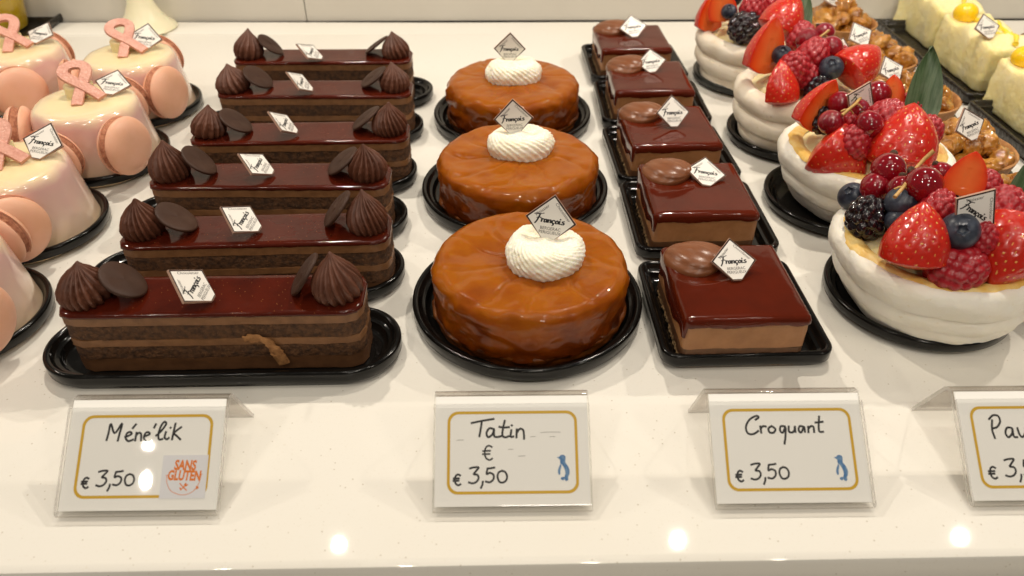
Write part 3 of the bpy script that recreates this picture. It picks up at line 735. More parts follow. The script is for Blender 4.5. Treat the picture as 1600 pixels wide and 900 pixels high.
# ------------------------------------------------------------------ fruit
def strawberry_mesh(half=False, seed=0):
    L, R = 1.0, .46                        # tip at +z, unit length, scaled when placed
    def rad(t): return R * (1 - (max(0, t - .28) / .72) ** 1.75) ** .78 * (min(1, t / .13) ** .5 if t < .13 else 1)
    seeds = []
    for k in range(150):
        t = .06 + .86 * (k + .5) / 150; seeds.append((t, (k * 2.39996) % (2 * pi)))
    NA = 120 if not half else 70; K = 70; mb = MB(); rings = []; at_ = []
    span = 2 * pi if not half else pi
    for k in range(K + 1):
        t = k / K; r = max(rad(t), .004); ring = []; aa = []
        near = [s for s in seeds if abs(s[0] - t) < .06]
        for j in range(NA + (1 if half else 0)):
            a = span * j / NA
            d = 0; sv = 0
            for st, sa in near:
                da = (a - sa + pi) % (2 * pi) - pi
                q = sqrt((da * r) ** 2 + ((t - st) * .8) ** 2)
                if q < .028: d -= .015 * (1 - (q / .028) ** 2)
                if q < .014: sv = 1; d += .012
            rr = r * (1 + .05 * nz((cos(a) * 1.3, sin(a) * 1.3, t * 2), 1, seed)) + d
            rr = max(rr, .003)
            ring.append((rr * cos(a), rr * sin(a), t)); aa.append(max(sv, .001))
        rings.append(ring); at_.append(aa)
    if not half:
        mb.rings(rings, 0, True, True, attrs=at_)
        return mb.mesh('strawberry', M['strawberry'], 80)
    mb.rings(rings, 0, closed=False, attrs=at_)
    b = len(mb.v); W = 16                   # cut face in the plane y = 0
    for k in range(K + 1):
        x1 = rings[k][0][0]; x0 = rings[k][-1][0]
        for j in range(W + 1):
            f = j / W; x = x0 + (x1 - x0) * f; e = abs(f * 2 - 1)
            tt = k / K
            v = max(e ** 2.2, max(0, (tt - .62) / .38) ** 1.5)
            yy = -.012 * (1 - e) + (.05 * (1 - (abs(x) / .05) ** 2) * .3 if abs(x) < .05 and .18 < tt < .62 else 0)
            if e > .99: yy = 0
            mb.vert((x, yy, tt), max(v, .001))
    for k in range(K):
        for j in range(W): mb.face((b + k * (W + 1) + j, b + k * (W + 1) + j + 1, b + (k + 1) * (W + 1) + j + 1, b + (k + 1) * (W + 1) + j), 1)
    return mb.mesh('strawberry_half', [M['strawberry'], M['strawberry_cut']], 80)
def drupe_mesh(name, mtl, n, q, hgt, rad_, depth, hollow=False, seed=0):
    """one skin swelling into n drupelets, unit diameter, axis z"""
    pts = []
    for k in range(n):
        zz = 1 - 2 * (k + .5) / n; rr = sqrt(1 - zz * zz); a = k * 2.39996 + seed
        pts.append(Vector((rr * cos(a), rr * sin(a), zz)))
    mb = MB(); rings = []; K = 56; NA = 84
    for k in range(K + 1):
        th = pi * k / K; ring = []
        for j in range(NA):
            a = 2 * pi * j / NA
            d = Vector((sin(th) * cos(a), sin(th) * sin(a), -cos(th)))
            m1 = max(d.dot(p) for p in pts); ang = math.acos(min(1, m1))
            c = max(0, 1 - (ang / q) ** 2); bump = depth * (c ** .5)
            r = .5 * (1 - depth + bump) * (1 + .05 * nz(d, 1.6, seed))
            ring.append((d.x * r * rad_(d.z), d.y * r * rad_(d.z), d.z * r * hgt))
        rings.append(ring)
    return mb.rings(rings, 0, True, True).mesh(name, mtl, 180)
RASP = [drupe_mesh('raspberry', M['raspberry'], 74, .23, 1.05, lambda z: .97 - .16 * z, .125, seed=s) for s in (0, 2)]
BLAC = drupe_mesh('blackberry', M['blackberry'], 46, .30, 1.08, lambda z: .96 - .10 * z, .26, seed=1)
def blueberry_mesh():
    mb = MB(); rings = []; NA = 48
    prof = [(.03, -.44)] + [(.5 * sin(pi * k / 22), -.45 * cos(pi * k / 22)) for k in range(1, 20)] + [(.155, .452), (.135, .475), (.115, .455), (.10, .40), (.05, .385), (.01, .38)]
    for r, z in prof:
        rings.append([(r * cos(a) * (1 + (.14 * cos(5 * a) if .44 < z and .1 < r < .16 else 0)), r * sin(a) * (1 + (.14 * cos(5 * a) if .44 < z and .1 < r < .16 else 0)), z) for a in [2 * pi * j / NA for j in range(NA)]])
    return mb.rings(rings, 0, True, True).mesh('blueberry', M['blueberry'], 75)
BLUE = blueberry_mesh()
def currant_mesh():
    mb = MB(); rings = []; NA = 40
    for k in range(25):
        th = pi * k / 24; rings.append([(max(.5 * sin(th), .002) * cos(a), max(.5 * sin(th), .002) * sin(a), .5 * cos(th)) for a in [2 * pi * j / NA for j in range(NA)]])
    mb.rings(rings, 0, True, True)
    rings = [[(r * cos(a) * (1 + .3 * cos(4 * a)), r * sin(a) * (1 + .3 * cos(4 * a)), z) for a in [2 * pi * j / 16 for j in range(16)]] for r, z in ((.10, -.47), (.09, -.54), (.05, -.60), (.01, -.61))]
    mb.rings(rings, 1, True, True)
    return mb.mesh('red_currant', [M['currant'], M['currant_tip']], 75)
CURR = currant_mesh()
STRAW = strawberry_mesh(); HALF = strawberry_mesh(True)
def leaf_mesh():
    mb = MB(); rings = []; K = 26; W = 10
    for k in range(K + 1):
        t = k / K; wd = .27 * (min(1, (t + .25) / .5) ** .8) * (1 - t ** 3.2) + .002
        ring = []; back = []
        for j in range(W + 1):
            u = -1 + 2 * j / W
            fold = .13 * (abs(u) ** 1.3) * (1 - .5 * t); bend = .10 * t * t
            ring.append((u * wd, bend + fold * -1, t)); back.append((u * wd * .985, bend - fold + .012 * (1 - .6 * t), t))
        rings.append(ring + back[::-1])
    return mb.rings(rings, 0, True, True).mesh('pineapple_leaf', M['leaf'], 60)
LEAF = leaf_mesh()

# ------------------------------------------------------------------ meringue nests with fruit
def meringue_mesh(coil, seed, mtl, lean=0.0):
    R = 40.0
    if coil:
        prof = [(26, 1.6), (31, 2.2), (34, 5), (34.4, 8.5), (33.6, 11), (34.2, 12.2), (37.6, 14.2), (39.3, 18), (38.8, 21.6), (36.0, 24), (36.0, 24.6), (38.8, 26.4), (40, 30), (39.2, 34), (36.2, 37), (32.5, 37.4), (29.6, 35.4), (28.6, 31), (20, 30), (8, 30)]
    else:
        prof = [(26, 1.6), (31, 2.0), (33.6, 4.2), (35.6, 8), (36.6, 11.4), (36.9, 12.4), (38.2, 13.4), (39.2, 17), (39.1, 19.6), (38.2, 21.0), (40.2, 22.4), (41.6, 26), (41.8, 30), (40.6, 33.2), (38.2, 35.0), (35.2, 34.8), (32.6, 32.4), (31, 30), (20, 30), (8, 30)]
    # refine the profile
    P = []
    for i in range(len(prof) - 1):
        for k in range(3):
            t = k / 3; P.append((prof[i][0] * (1 - t) + prof[i + 1][0] * t, prof[i][1] * (1 - t) + prof[i + 1][1] * t))
    P.append(prof[-1]); Q = P[:]
    for i in range(1, len(P) - 1): Q[i] = ((P[i - 1][0] + 2 * P[i][0] + P[i + 1][0]) / 4, (P[i - 1][1] + 2 * P[i][1] + P[i + 1][1]) / 4)
    mb = MB(); rings = []; NA = 140
    for k, (r, z) in enumerate(Q):
        ring = []
        for j in range(NA):
            a = 2 * pi * j / NA
            zz = z + (1.5 * sin(a + seed) * (z / 36) if coil else .5 * sin(a * 2 + seed) * (z / 36))
            p = (r * cos(a), r * sin(a), zz)
            d = 2.0 * nz(p, .035, seed) + .8 * nz(p, .11, seed + 3) + .35 * nz((p[0], p[1], p[2] * 2), .45, seed)
            ring.append((p[0] * (1 + d / max(r, 10)) + lean * (1 - min(1, z / 30)), p[1] * (1 + d / max(r, 10)), zz + .3 * nz(p, .12, seed + 8)))
        rings.append(ring)
    return mb.rings(rings, 0, True, True).mesh('meringue_nest', mtl, 80)
def cream_fill_mesh(seed, R=32.5, z0=31.5, Hh=10):
    mb = MB(); rings = []; NA = 100
    for k in range(22):
        t = 1 - k / 21.5; r = R * t
        ring = []
        for j in range(NA):
            a = 2 * pi * j / NA; p = (r * cos(a), r * sin(a), 0)
            z = z0 + Hh * (1 - t * t) + 1.5 * nz(p, .09, seed) + 1.0 * abs(nz((a * 6, t * 4, 0), 1.0, seed)) * (1 if t > .3 else 0) + .5 * nz(p, .35, seed)
            ring.append((p[0], p[1], z))
        rings.append(ring)
    return mb.rings(rings, 0, False, True).mesh('cream_filling', M['cream_yellow'], 80)
def crust_mesh(seed):
    mb = MB(); rings = []; NA = 160
    for u, lift in ((0, -.6), (.08, .25), (.35, .75), (.65, .6), (.92, .2), (1, -.7)):
        ring = []
        for j in range(NA):
            a = 2 * pi * j / NA
            ro = 38.6 + 1.3 * nz((cos(a) * 5, sin(a) * 5, 0), 1, seed) + .7 * nz((cos(a) * 17, sin(a) * 17, 1), 1, seed)
            ri = 30.5
            r = ro + (ri - ro) * u
            zb = 34.9 - .028 * max(0, r - 35.5) ** 3 - (.14 * (35.5 - r) if r < 35.5 else 0)
            ring.append((r * cos(a), r * sin(a), zb + lift + .5 * sin(a * 2 + 4) + .35 * nz((r * cos(a), r * sin(a), 0), .25, seed)))
        rings.append(ring)
    return mb.rings(rings, 0, False, False).mesh('baked_crust', M['crust'], 70)
NEST = [(181.0, 267.0, 'white'), (184.0, 353.0, 'white'), (178.0, 433.0, 'tan'), (174.0, 524.0, 'tan')]
NTRAY = [(182.5, 271), (178.2, 354), (177, 433), (175.5, 528)]
def on_pile(px, py, c, size_px, lift=0.0, dome=(34, 34, 25), z0=33):
    """the point of the nest's fruit dome under a measured view ray; returns the place and the fruit's size in mm"""
    d = (RW @ Vector((px - 800, 450 - py, -F_PX))).normalized()
    o = CAM - Vector((c[0], c[1], z0))
    S_ = Vector((1 / (dome[0]), 1 / dome[1], 1 / dome[2]))
    oo = Vector((o.x * S_.x, o.y * S_.y, o.z * S_.z)); dd = Vector((d.x * S_.x, d.y * S_.y, d.z * S_.z))
    A = dd.dot(dd); B = 2 * oo.dot(dd); C_ = oo.dot(oo) - 1
    disc = B * B - 4 * A * C_
    t = (-B - sqrt(disc)) / (2 * A) if disc > 0 else -B / (2 * A)
    p = CAM + d * t
    depth = -(RW.transposed() @ (p - CAM)).z
    size = size_px * depth / F_PX
    p = p + d * (size * .22 - lift)
    return p, size
#         kind, px, py, size px, axis (world), spin, lift
FRUIT = [
 [('blackberry', 1356, 340, 74, (-.3, -.2, 1), 0, 0), ('blueberry', 1332, 307, 45, (-.5, -.3, .6), 0, 0), ('blueberry', 1409, 317, 52, (.2, -.4, 1), 0, 0),
  ('strawberry', 1424, 418, 104, (.05, .35, 1), 0, 6), ('raspberry', 1494, 420, 92, (.85, -.35, .35), 0, 0), ('blueberry', 1499, 361, 59, (-.35, -.75, .55), 0, 6),
  ('raspberry', 1466, 327, 66, (.2, .1, 1), 1, 0), ('raspberry', 1566, 328, 80, (.3, .3, 1), 2, 0), ('strawberry', 1592, 352, 118, (-.50, -.62, -.42), 1, 4),
  ('red_currant', 1388, 265, 52, (-.3, -.5, -.8), 0, 8), ('red_currant', 1369, 293, 48, (-.5, -.6, -.4), 0, 8), ('red_currant', 1443, 289, 57, (.5, -.6, -.5), 0, 10), ('red_currant', 1468, 274, 42, (.4, -.2, -.7), 0, 6), ('red_currant', 1408, 296, 44, (0, -.4, -.8), 0, 2),
  ('strawberry_half', 1500, 306, 78, (.15, .25, 1), .35, 0), ('pineapple_leaf', 1578, 330, 118, (.45, .35, .9), .2, -4), ('raspberry', 1530, 372, 62, (0, 0, 1), 3, 0), ('raspberry', 1450, 345, 58, (0, 0, 1), 4, -4), ('raspberry', 1535, 295, 66, (0, 0, 1), 4, -4), ('blueberry', 1405, 345, 44, (0, 0, 1), 4, -5)],
 [('strawberry', 1280, 222, 88, (.62, -.55, -.35), 0, 5), ('raspberry', 1334, 222, 62, (.1, -.2, 1), 0, 3), ('strawberry', 1400, 268, 108, (.22, .5, .95), 1, 4), ('raspberry', 1446, 206, 56, (.4, 0, 1), 2, 0), ('raspberry', 1384, 186, 66, (.4, .2, .8), 1, 2),
  ('red_currant', 1312, 161, 36, (-.4, -.6, -.5), 0, 10), ('red_currant', 1298, 191, 38, (-.6, -.6, -.3), 0, 10), ('red_currant', 1357, 195, 44, (.2, -.8, -.4), 0, 8), ('red_currant', 1371, 148, 42, (.4, -.5, -.4), 0, 12), ('red_currant', 1340, 172, 36, (0, -.5, -.8), 0, 2),
  ('strawberry_half', 1268, 206, 92, (.30, .22, .9), -.45, 2), ('blackberry', 1285, 188, 44, (0, 0, 1), 0, -2), ('strawberry_half', 1392, 165, 52, (0, .4, 1), .4, -2), ('pineapple_leaf', 1424, 196, 124, (.16, .34, .93), -.1, -6), ('raspberry', 1330, 190, 52, (0, 0, 1), 3, -4), ('blueberry', 1350, 222, 34, (0, 0, 1), 3, -5), ('raspberry', 1420, 170, 50, (0, .3, 1), 3, -4)],
 [('strawberry_half', 1194, 116, 94, (.10, .22, 1), -.50, 3), ('strawberry_half', 1215, 164, 74, (-.06, .25, 1), 2.6, 7), ('raspberry', 1240, 107, 56, (-.1, -.3, 1), 0, 4), ('raspberry', 1271, 86, 56, (.3, .2, .9), 2, 2), ('raspberry', 1252, 58, 50, (0, .3, 1), 1, 0), ('blueberry', 1222, 86, 31, (-.2, -.5, .8), 0, 2), ('blueberry', 1299, 106, 37, (-.3, -.5, .7), 0, 6), ('blackberry', 1280, 141, 48, (.2, -.3, 1), 0, 0),
  ('red_currant', 1262, 63, 36, (-.2, -.6, -.5), 0, 8), ('red_currant', 1298, 75, 37, (.4, -.6, -.4), 0, 8), ('red_currant', 1288, 52, 32, (.4, -.3, -.4), 0, 4), ('strawberry', 1318, 122, 74, (.72, .35, .50), 0, 2), ('strawberry', 1208, 56, 70, (.46, .30, .70), 1, -4), ('pineapple_leaf', 1236, 66, 84, (.20, .34, .93), .1, -8), ('raspberry', 1262, 120, 44, (0, 0, 1), 3, -4), ('raspberry', 1310, 92, 44, (0, 0, 1), 3, -4)],
 [('strawberry_half', 1108, 50, 66, (.06, .22, 1), -.45, 2), ('strawberry_half', 1132, 34, 58, (-.25, .22, .95), .25, 2), ('blueberry', 1139, 18, 24, (-.2, -.5, .8), 0, 6), ('blackberry', 1165, 43, 54, (.9, -.2, .2), 0, 3), ('raspberry', 1178, 13, 46, (.2, 0, 1), 0, 4), ('raspberry', 1206, 6, 40, (.2, .3, 1), 2, 0), ('blueberry', 1146, -2, 26, (0, 0, 1), 0, 4), ('pineapple_leaf', 1200, 10, 80, (.2, .34, .93), .1, -8), ('raspberry', 1190, 36, 40, (0, 0, 1), 3, -4), ('red_currant', 1195, -8, 30, (0, -.5, -.6), 0, 6), ('strawberry', 1170, 0, 66, (.4, .3, .7), 1, -6)],
]
STEMS = [[(1398, 308, 14), (1412, 292, 15), (1430, 264, 15), (1445, 248, 14), (1459, 236, 14)], [(1316, 180, 15), (1326, 171, 16), (1337, 162, 16), (1346, 151, 16)], [(1267, 69, 12), (1277, 61, 14), (1287, 54, 14), (1296, 47, 13)], None]
NLAB = ['front white meringue nest with a cracked golden rim, heaped with berries and a blackberry', 'white meringue nest of berries with a tall green leaf, second from the front', 'cream coloured coiled meringue nest with upright strawberry halves, third from the front', 'cream coloured coiled meringue nest at the back of its row, beside the wall']
NWHO = ['front', 'second', 'third', 'back']
rf = random.Random(5)
MERW = meringue_mesh(False, 4, M['meringue'], 5.0); MERT = meringue_mesh(True, 9, M['meringue_tan'])
FILL = cream_fill_mesh(3); CRUST = crust_mesh(6)
MESH = {'blackberry': [BLAC], 'blueberry': [BLUE], 'raspberry': RASP, 'red_currant': [CURR], 'strawberry': [STRAW], 'strawberry_half': [HALF], 'pineapple_leaf': [LEAF]}
for i, (x, y, kind) in enumerate(NEST):
    root = empty('meringue_nest', (x, y, 0))
    tag(root, NLAB[i], 'meringue', 'meringue nests filled with fruit')
    n_ = place(MERW if kind == 'white' else MERT, 'meringue_shell', root); n_.rotation_euler = (0, 0, (0, .3, .4, 2.4)[i])
    f_ = place(FILL, 'cream_filling', root); f_.rotation_euler = (0, 0, i * 1.7)
    if kind == 'white':
        c_ = place(CRUST, 'baked_crust', root); c_.rotation_euler = (0, 0, (0, 1.4)[i])
    for q, (k, px, py, sp, ax, spin, lift) in enumerate(FRUIT[i]):
        p, s = on_pile(px, py, (x, y), sp, lift)
        ax = Vector(ax).normalized()
        if k == 'strawberry_half':
            # cut face (local -y) turned to the customer side, tip along ax
            zz = ax; yy = Vector((sin(spin), cos(spin), 0)); yy = (yy - zz * yy.dot(zz)).normalized(); xx = yy.cross(zz)
            R_ = Matrix((xx, yy, zz)).transposed()
        elif k == 'pineapple_leaf':
            zz = ax; yy = Vector((sin(spin), cos(spin), 0)); yy = (yy - zz * yy.dot(zz)).normalized(); xx = yy.cross(zz)
            R_ = Matrix((xx, yy, zz)).transposed()
        else:
            R_ = rot_to(ax, spin * 1.3 + q).to_matrix()
        meshes = MESH[k]; me = meshes[q % len(meshes)]
        sc_ = s * MM / MM
        o = place(me, k, root, p - Vector((x, y, 0)), R_)
        o.scale = (s, s, s) if k not in ('strawberry', 'strawberry_half') else (s * rf.uniform(.95, 1.1) * (.82 if k == 'strawberry_half' else 1),) * 2 + (s * (.92 if k == 'strawberry_half' else 1),)
    if STEMS[i]:
        pts = [on_pile(px, py, (x, y), 30, lift)[0] - Vector((x, y, 0)) for px, py, lift in STEMS[i]]
        mb = MB(); mb.tube(pts, [.8, .75, .75, .8, .95][:len(pts)], 8)
        for a, b_ in ((1, (3.5, 1.5, -3)), (2, (4, 1, -2.5)), (1, (-3.5, 0, -1))):
            mb.tube([pts[a], pts[a] + Vector(b_) * .5 + Vector((0, 0, .5)), pts[a] + Vector(b_)], .38, 6)
        mb.build('currant_stalk', M['stem'], root, smooth=80)
    put_tray('meringue_tray' if i < 3 else 'worn_tray', (NTRAY[i][0], NTRAY[i][1], 0), 'black round plastic tray under the ' + NWHO[i] + ' berry meringue nest' + (' of its row' if i in (0, 3) else ' from the front'), 'black round trays under the meringue nests')
for k, n in (('pav4', 'among the raspberries of the front meringue nest'), ('pav3', 'half hidden by currants in the second meringue nest'), ('pav2', 'behind a blueberry in the third meringue nest')):
    put_tag(TAGPOSE[k], 'white diamond tag ' + n)

# ------------------------------------------------------------------ pink ribbon cakes
def macaron_mesh():
    mb = MB(); NA = 90; rings = []
    for r, z in ((6, 2.2), (12.6, 2.2), (13.6, 1.6), (13.2, .9), (12.2, .3), (12.2, -.3), (13.2, -.9), (13.6, -1.6), (12.6, -2.2), (6, -2.2)):
        rings.append([((r + .55 * nz((cos(a) * 9, sin(a) * 9, z), 1, 3) + .35 * nz((cos(a) * 22, sin(a) * 22, z * 2), 1, 5)) * cos(a), (r + .55 * nz((cos(a) * 9, sin(a) * 9, z), 1, 3) + .35 * nz((cos(a) * 22, sin(a) * 22, z * 2), 1, 5)) * sin(a), z) for a in [2 * pi * j / NA for j in range(NA)]])
    foot = mb.rings(rings[::-1], 0, True, True).mesh('macaron_filling', M['macaron_foot'], 80)
    mb = MB(); rings = []
    for k in range(15):
        t = k / 14; a0 = pi / 2 * t
        r = 14.2 * cos(a0) ** .55 if t < 1 else .05
        rings.append([(r * cos(a), r * sin(a), 2.0 + 4.6 * sin(a0) ** 1.2 + .15 * nz((r * cos(a), r * sin(a), 0), .12, 2)) for a in [2 * pi * j / 64 for j in range(64)]])
    mb.rings(rings, 0, True, True)
    return foot, mb.mesh('macaron_shell', M['macaron'], 80)
MFOOT, MSHELL = macaron_mesh()
def ribbon_mesh():
    path = smooth_path([(-5.2, -9.5), (-2.6, -4.2), (.2, .6), (3.3, 5.6), (4.6, 9.2), (3.2, 12.0), (0, 13.0), (-3.2, 12.0), (-4.6, 9.2), (-3.3, 5.6), (-.2, .6), (2.6, -4.2), (5.2, -9.5)], 4)
    mb = MB(); rings = []; n = len(path)
    for i, p in enumerate(path):
        d = (path[min(i + 1, n - 1)] - path[max(i - 1, 0)]).normalized(); nn = Vector((-d.y, d.x)) * 2.25
        z = .9 * i / (n - 1)
        rings.append([(p.x + nn.x * .9, p.y + nn.y * .9, z - 1.2), (p.x - nn.x * .9, p.y - nn.y * .9, z - 1.2), (p.x - nn.x, p.y - nn.y, z - .8), (p.x - nn.x, p.y - nn.y, z + .8), (p.x - nn.x * .9, p.y - nn.y * .9, z + 1.2), (p.x + nn.x * .9, p.y + nn.y * .9, z + 1.2), (p.x + nn.x, p.y + nn.y, z + .8), (p.x + nn.x, p.y + nn.y, z - .8)])
    return mb.rings(rings, 0, True, True).mesh('sugar_ribbon', M['ribbon'], 40)
RIB = ribbon_mesh()
def pink_cake():
    root = empty('pink_glazed_cake', (0, 0, 0))
    mb = MB(); rings = []; at_ = []; NA = 96
    prof = [(33.0, 1.7, 0), (33.2, 2.6, .05), (32.4, 5, .1), (31.5, 10, .2), (30.6, 16, .32), (29.6, 22, .45), (28.7, 28, .56), (28.1, 32, .64), (27.5, 34.8, .70), (26.5, 36.9, .75), (24.8, 38.2, .82), (22, 38.8, .90), (17, 39, 1), (10, 39, 1), (3, 39, 1)]
    for r, z, v in prof:
        ring = []; aa = []
        for j in range(NA):
            a = 2 * pi * j / NA; p = (r * cos(a), r * sin(a), z)
            d = .5 * nz((cos(a) * 3, sin(a) * 3, z * .03), 1, 7) + (.9 * max(0, nz((cos(a) * 6, sin(a) * 6, 0), 1, 2)) if z < 4 else 0)
            ring.append((p[0] * (1 + d / 30), p[1] * (1 + d / 30), z)); aa.append(max(.001, v))
        rings.append(ring); at_.append(aa)
    mb.rings(rings, 0, True, True, attrs=at_).build('glazed_body', M['pink_glaze'], root, smooth=80)
    for a in (-.72, -.72 + 2.2, -.72 - 2.15):
        tilt = .10; fa = a + (.38 if a < 0 and a > -1 else 0)
        nrm = Vector((cos(fa) * cos(tilt), sin(fa) * cos(tilt), sin(tilt)))
        c = Vector((cos(a) * 36.0, sin(a) * 36.0, 22.6))
        f = place(MFOOT, 'macaron', root, c, rot_to(nrm), 1.1)
        place(MSHELL, 'macaron_shell', f); s2 = place(MSHELL, 'macaron_shell', f, (0, 0, 0), Quaternion((1, 0, 0), pi))
    mb = MB(); mb.rings([[(r * cos(a), r * sin(a), z) for a in [2 * pi * j / 40 for j in range(40)]] for r, z in ((7.6, 38.6), (7.6, 44.5), (7.0, 45.2), (.2, 45.3))], 0, True, True)
    mb.build('white_chocolate_drum', M['white_choc'], root, (-4.5, 7.5, 0))
    yy = Vector((-.48, .62, .58)).normalized(); xx = Vector((.86, .50, 0)); xx = (xx - yy * xx.dot(yy)).normalized(); zz = xx.cross(yy)
    place(RIB, 'sugar_ribbon', root, (.6, 1.8, 45.6), Matrix((xx, yy, zz)).transposed(), (1.3, 1.08, 1))
    return root
PINK = [(-229.5, 406.5, 0, 'pkb'), (-233, 479, .02, 'pka'), (-235.5, 332, .08, 'pkd'), (-309, 489, .08, 'pkc'), (-230, 257, .0, None), (-324, 408, .1, None)]
PLAB = ['pink glazed ribbon cake whose round macaron faces out, in the middle of its row', 'pink glazed ribbon cake at the back of its row, near the ivory flared stand', 'pink glazed ribbon cake cut by the photo edge, by the third chocolate bar', 'pink glazed ribbon cake in front of the yellow jelly', 'pink glazed cake almost out of view beside the front chocolate bar', 'pink glazed cake out at the edge, only a macaron peeking in']
pk0 = pink_cake()
for i, (x, y, rz, t) in enumerate(PINK):
    o = pk0 if i == 0 else copy_tree(pk0)
    o.location = (x * MM, y * MM, 0); o.rotation_euler = (0, 0, rz)
    if i in (2, 3):                                          # here the front macaron was stuck on further round
        m_ = [c for c in o.children if c.name.startswith('macaron')][0]
        q_ = Quaternion((0, 0, 1), -.52); m_.location.rotate(q_); m_.rotation_quaternion = q_ @ m_.rotation_quaternion
        m_ = [c for c in o.children if c.name.startswith('macaron')][2]; m_.location.rotate(q_); m_.rotation_quaternion = q_ @ m_.rotation_quaternion
    tag(o, PLAB[i], 'cake', 'pink glazed ribbon cakes')
    put_tray('cake_tray', (x + 1.0, y + 1.5, 0), 'black round tray under the pink cake ' + ('in the middle of its row', 'at the back near the ivory stand', 'by the third chocolate bar', 'in front of the yellow jelly', 'almost out of view beside the front chocolate bar', 'of which only a macaron peeks in')[i], 'black round trays below the pink cakes')
    if t: put_tag(TAGPOSE[t], 'white diamond tag on the pink cake ' + ('in the middle of its row', 'at the back near the ivory stand', 'level with the third chocolate bar', 'in front of the yellow jelly')[i])

# ------------------------------------------------------------------ walnut tarts
def walnut_mesh(seed):
    mb = MB(); rings = []; K = 26; NA = 36
    for k in range(K + 1):
        th = pi * k / K; ring = []
        for j in range(NA):
            a = 2 * pi * j / NA; d = Vector((sin(th) * cos(a), sin(th) * sin(a), cos(th)))
            rg = abs(nz((d.x * 1.4, d.y * 1.4, d.z * 2.0), 1.15, seed)) * .65 + abs(nz(d, 2.6, seed + 4)) * .28
            r = .80 + .40 * rg + .10 * nz(d, 5.5, seed + 7) - (.16 * exp(-(d.x / .16) ** 2) if d.y < .2 else 0) + .15 * nz(d, .9, seed)
            ring.append((d.x * r * .62, d.y * r * .40, d.z * r * .72))
        rings.append(ring)
    return mb.rings(rings, 0, True, True).mesh('walnut', M['nut'], 80)
WAL = [walnut_mesh(s) for s in (1, 14, 27, 40, 55)]
def shell_mesh():
    mb = MB(); rings = []; NA = 72
    for r, z in ((22, 3.0), (24.5, 3.0), (26.6, 10), (28.6, 17.2), (28.9, 18.4), (28.0, 18.8), (26.9, 18.0), (25.2, 11), (20, 9), (5, 9)):
        rings.append([(r * cos(a), r * sin(a), z + (.25 * nz((cos(a) * 5, sin(a) * 5, 0), 1, 3) if z > 15 else 0)) for a in [2 * pi * j / NA for j in range(NA)]])
    return mb.rings(rings, 0, True, True).mesh('tart_shell', M['tart'], 60)
def caramel_mesh():
    mb = MB(); rings = []; NA = 72
    for k in range(18):
        t = 1 - k / 17.6; r = 26.2 * t
        rings.append([(r * cos(a), r * sin(a), 13.5 + 6 * (1 - t * t) + 1.6 * nz((r * cos(a), r * sin(a), 0), .11, 4)) for a in [2 * pi * j / NA for j in range(NA)]])
    return mb.rings(rings, 0, False, True).mesh('caramel', M['caramel'], 80)
TSHELL = shell_mesh(); TCAR = caramel_mesh()
WT = [(255, 261), (255.5, 323.5), (252.5, 384.5), (256, 456), (259, 525), (262, 602)]
WLAB = ['walnut tart at the front of its row, almost wholly out of view', 'walnut tart tucked behind the front meringue nest', 'walnut tart with a tilted tag, its brown crust rim showing, beside a pale lemon cake', 'walnut tart behind the tall green leaf', 'walnut tart with its tag before the black embossed tray', 'walnut tart at the back of its row, top cut by the photo edge']
for i, (x, y) in enumerate(WT):
    root = empty('walnut_tart', (x, y, 0)); tag(root, WLAB[i], 'tart', 'walnut tarts in a row')
    place(TSHELL, 'tart_shell', root); c_ = place(TCAR, 'caramel', root); c_.rotation_euler = (0, 0, i)
    rr = random.Random(40 + i)
    spots = [(19.5, 9, 16.8, 0), (11.5, 6, 21.8, .35), (4.5, 3, 26.0, .5)]
    for R_, n, z, off in spots:
        for k in range(n):
            a = 2 * pi * k / n + off + rr.uniform(-.25, .25); r_ = R_ + rr.uniform(-2.5, 2.0)
            s = rr.uniform(12.0, 16.5)
            ax = Vector((rr.uniform(-1, 1), rr.uniform(-1, 1), rr.uniform(-.4, .8)))
            o = place(WAL[rr.randrange(5)], 'walnut', root, (r_ * cos(a), r_ * sin(a), z + rr.uniform(-1.5, 2)), rot_to(ax, rr.uniform(0, 6)))
            o.scale = (s * rr.uniform(.85, 1.1), s, s * rr.uniform(.85, 1.1))
    put_tray('tart_tray', (x, y, 0), 'dark round tray under the ' + ('front walnut tart, mostly out of view', 'walnut tart tucked behind the front meringue nest', 'walnut tart whose brown crust rim shows', 'walnut tart behind the tall green leaf', 'walnut tart before the embossed tray', 'walnut tart at the back of its row')[i], 'dark round trays under the walnut tarts')
for i, n in enumerate(('at the back of its row', 'before the black embossed tray', 'beside the tall green leaf', 'showing the brown crust rim')):
    put_tag(TAGPOSE['wal%d' % (i + 1)], 'white diamond tag leaning on the walnut tart ' + n)

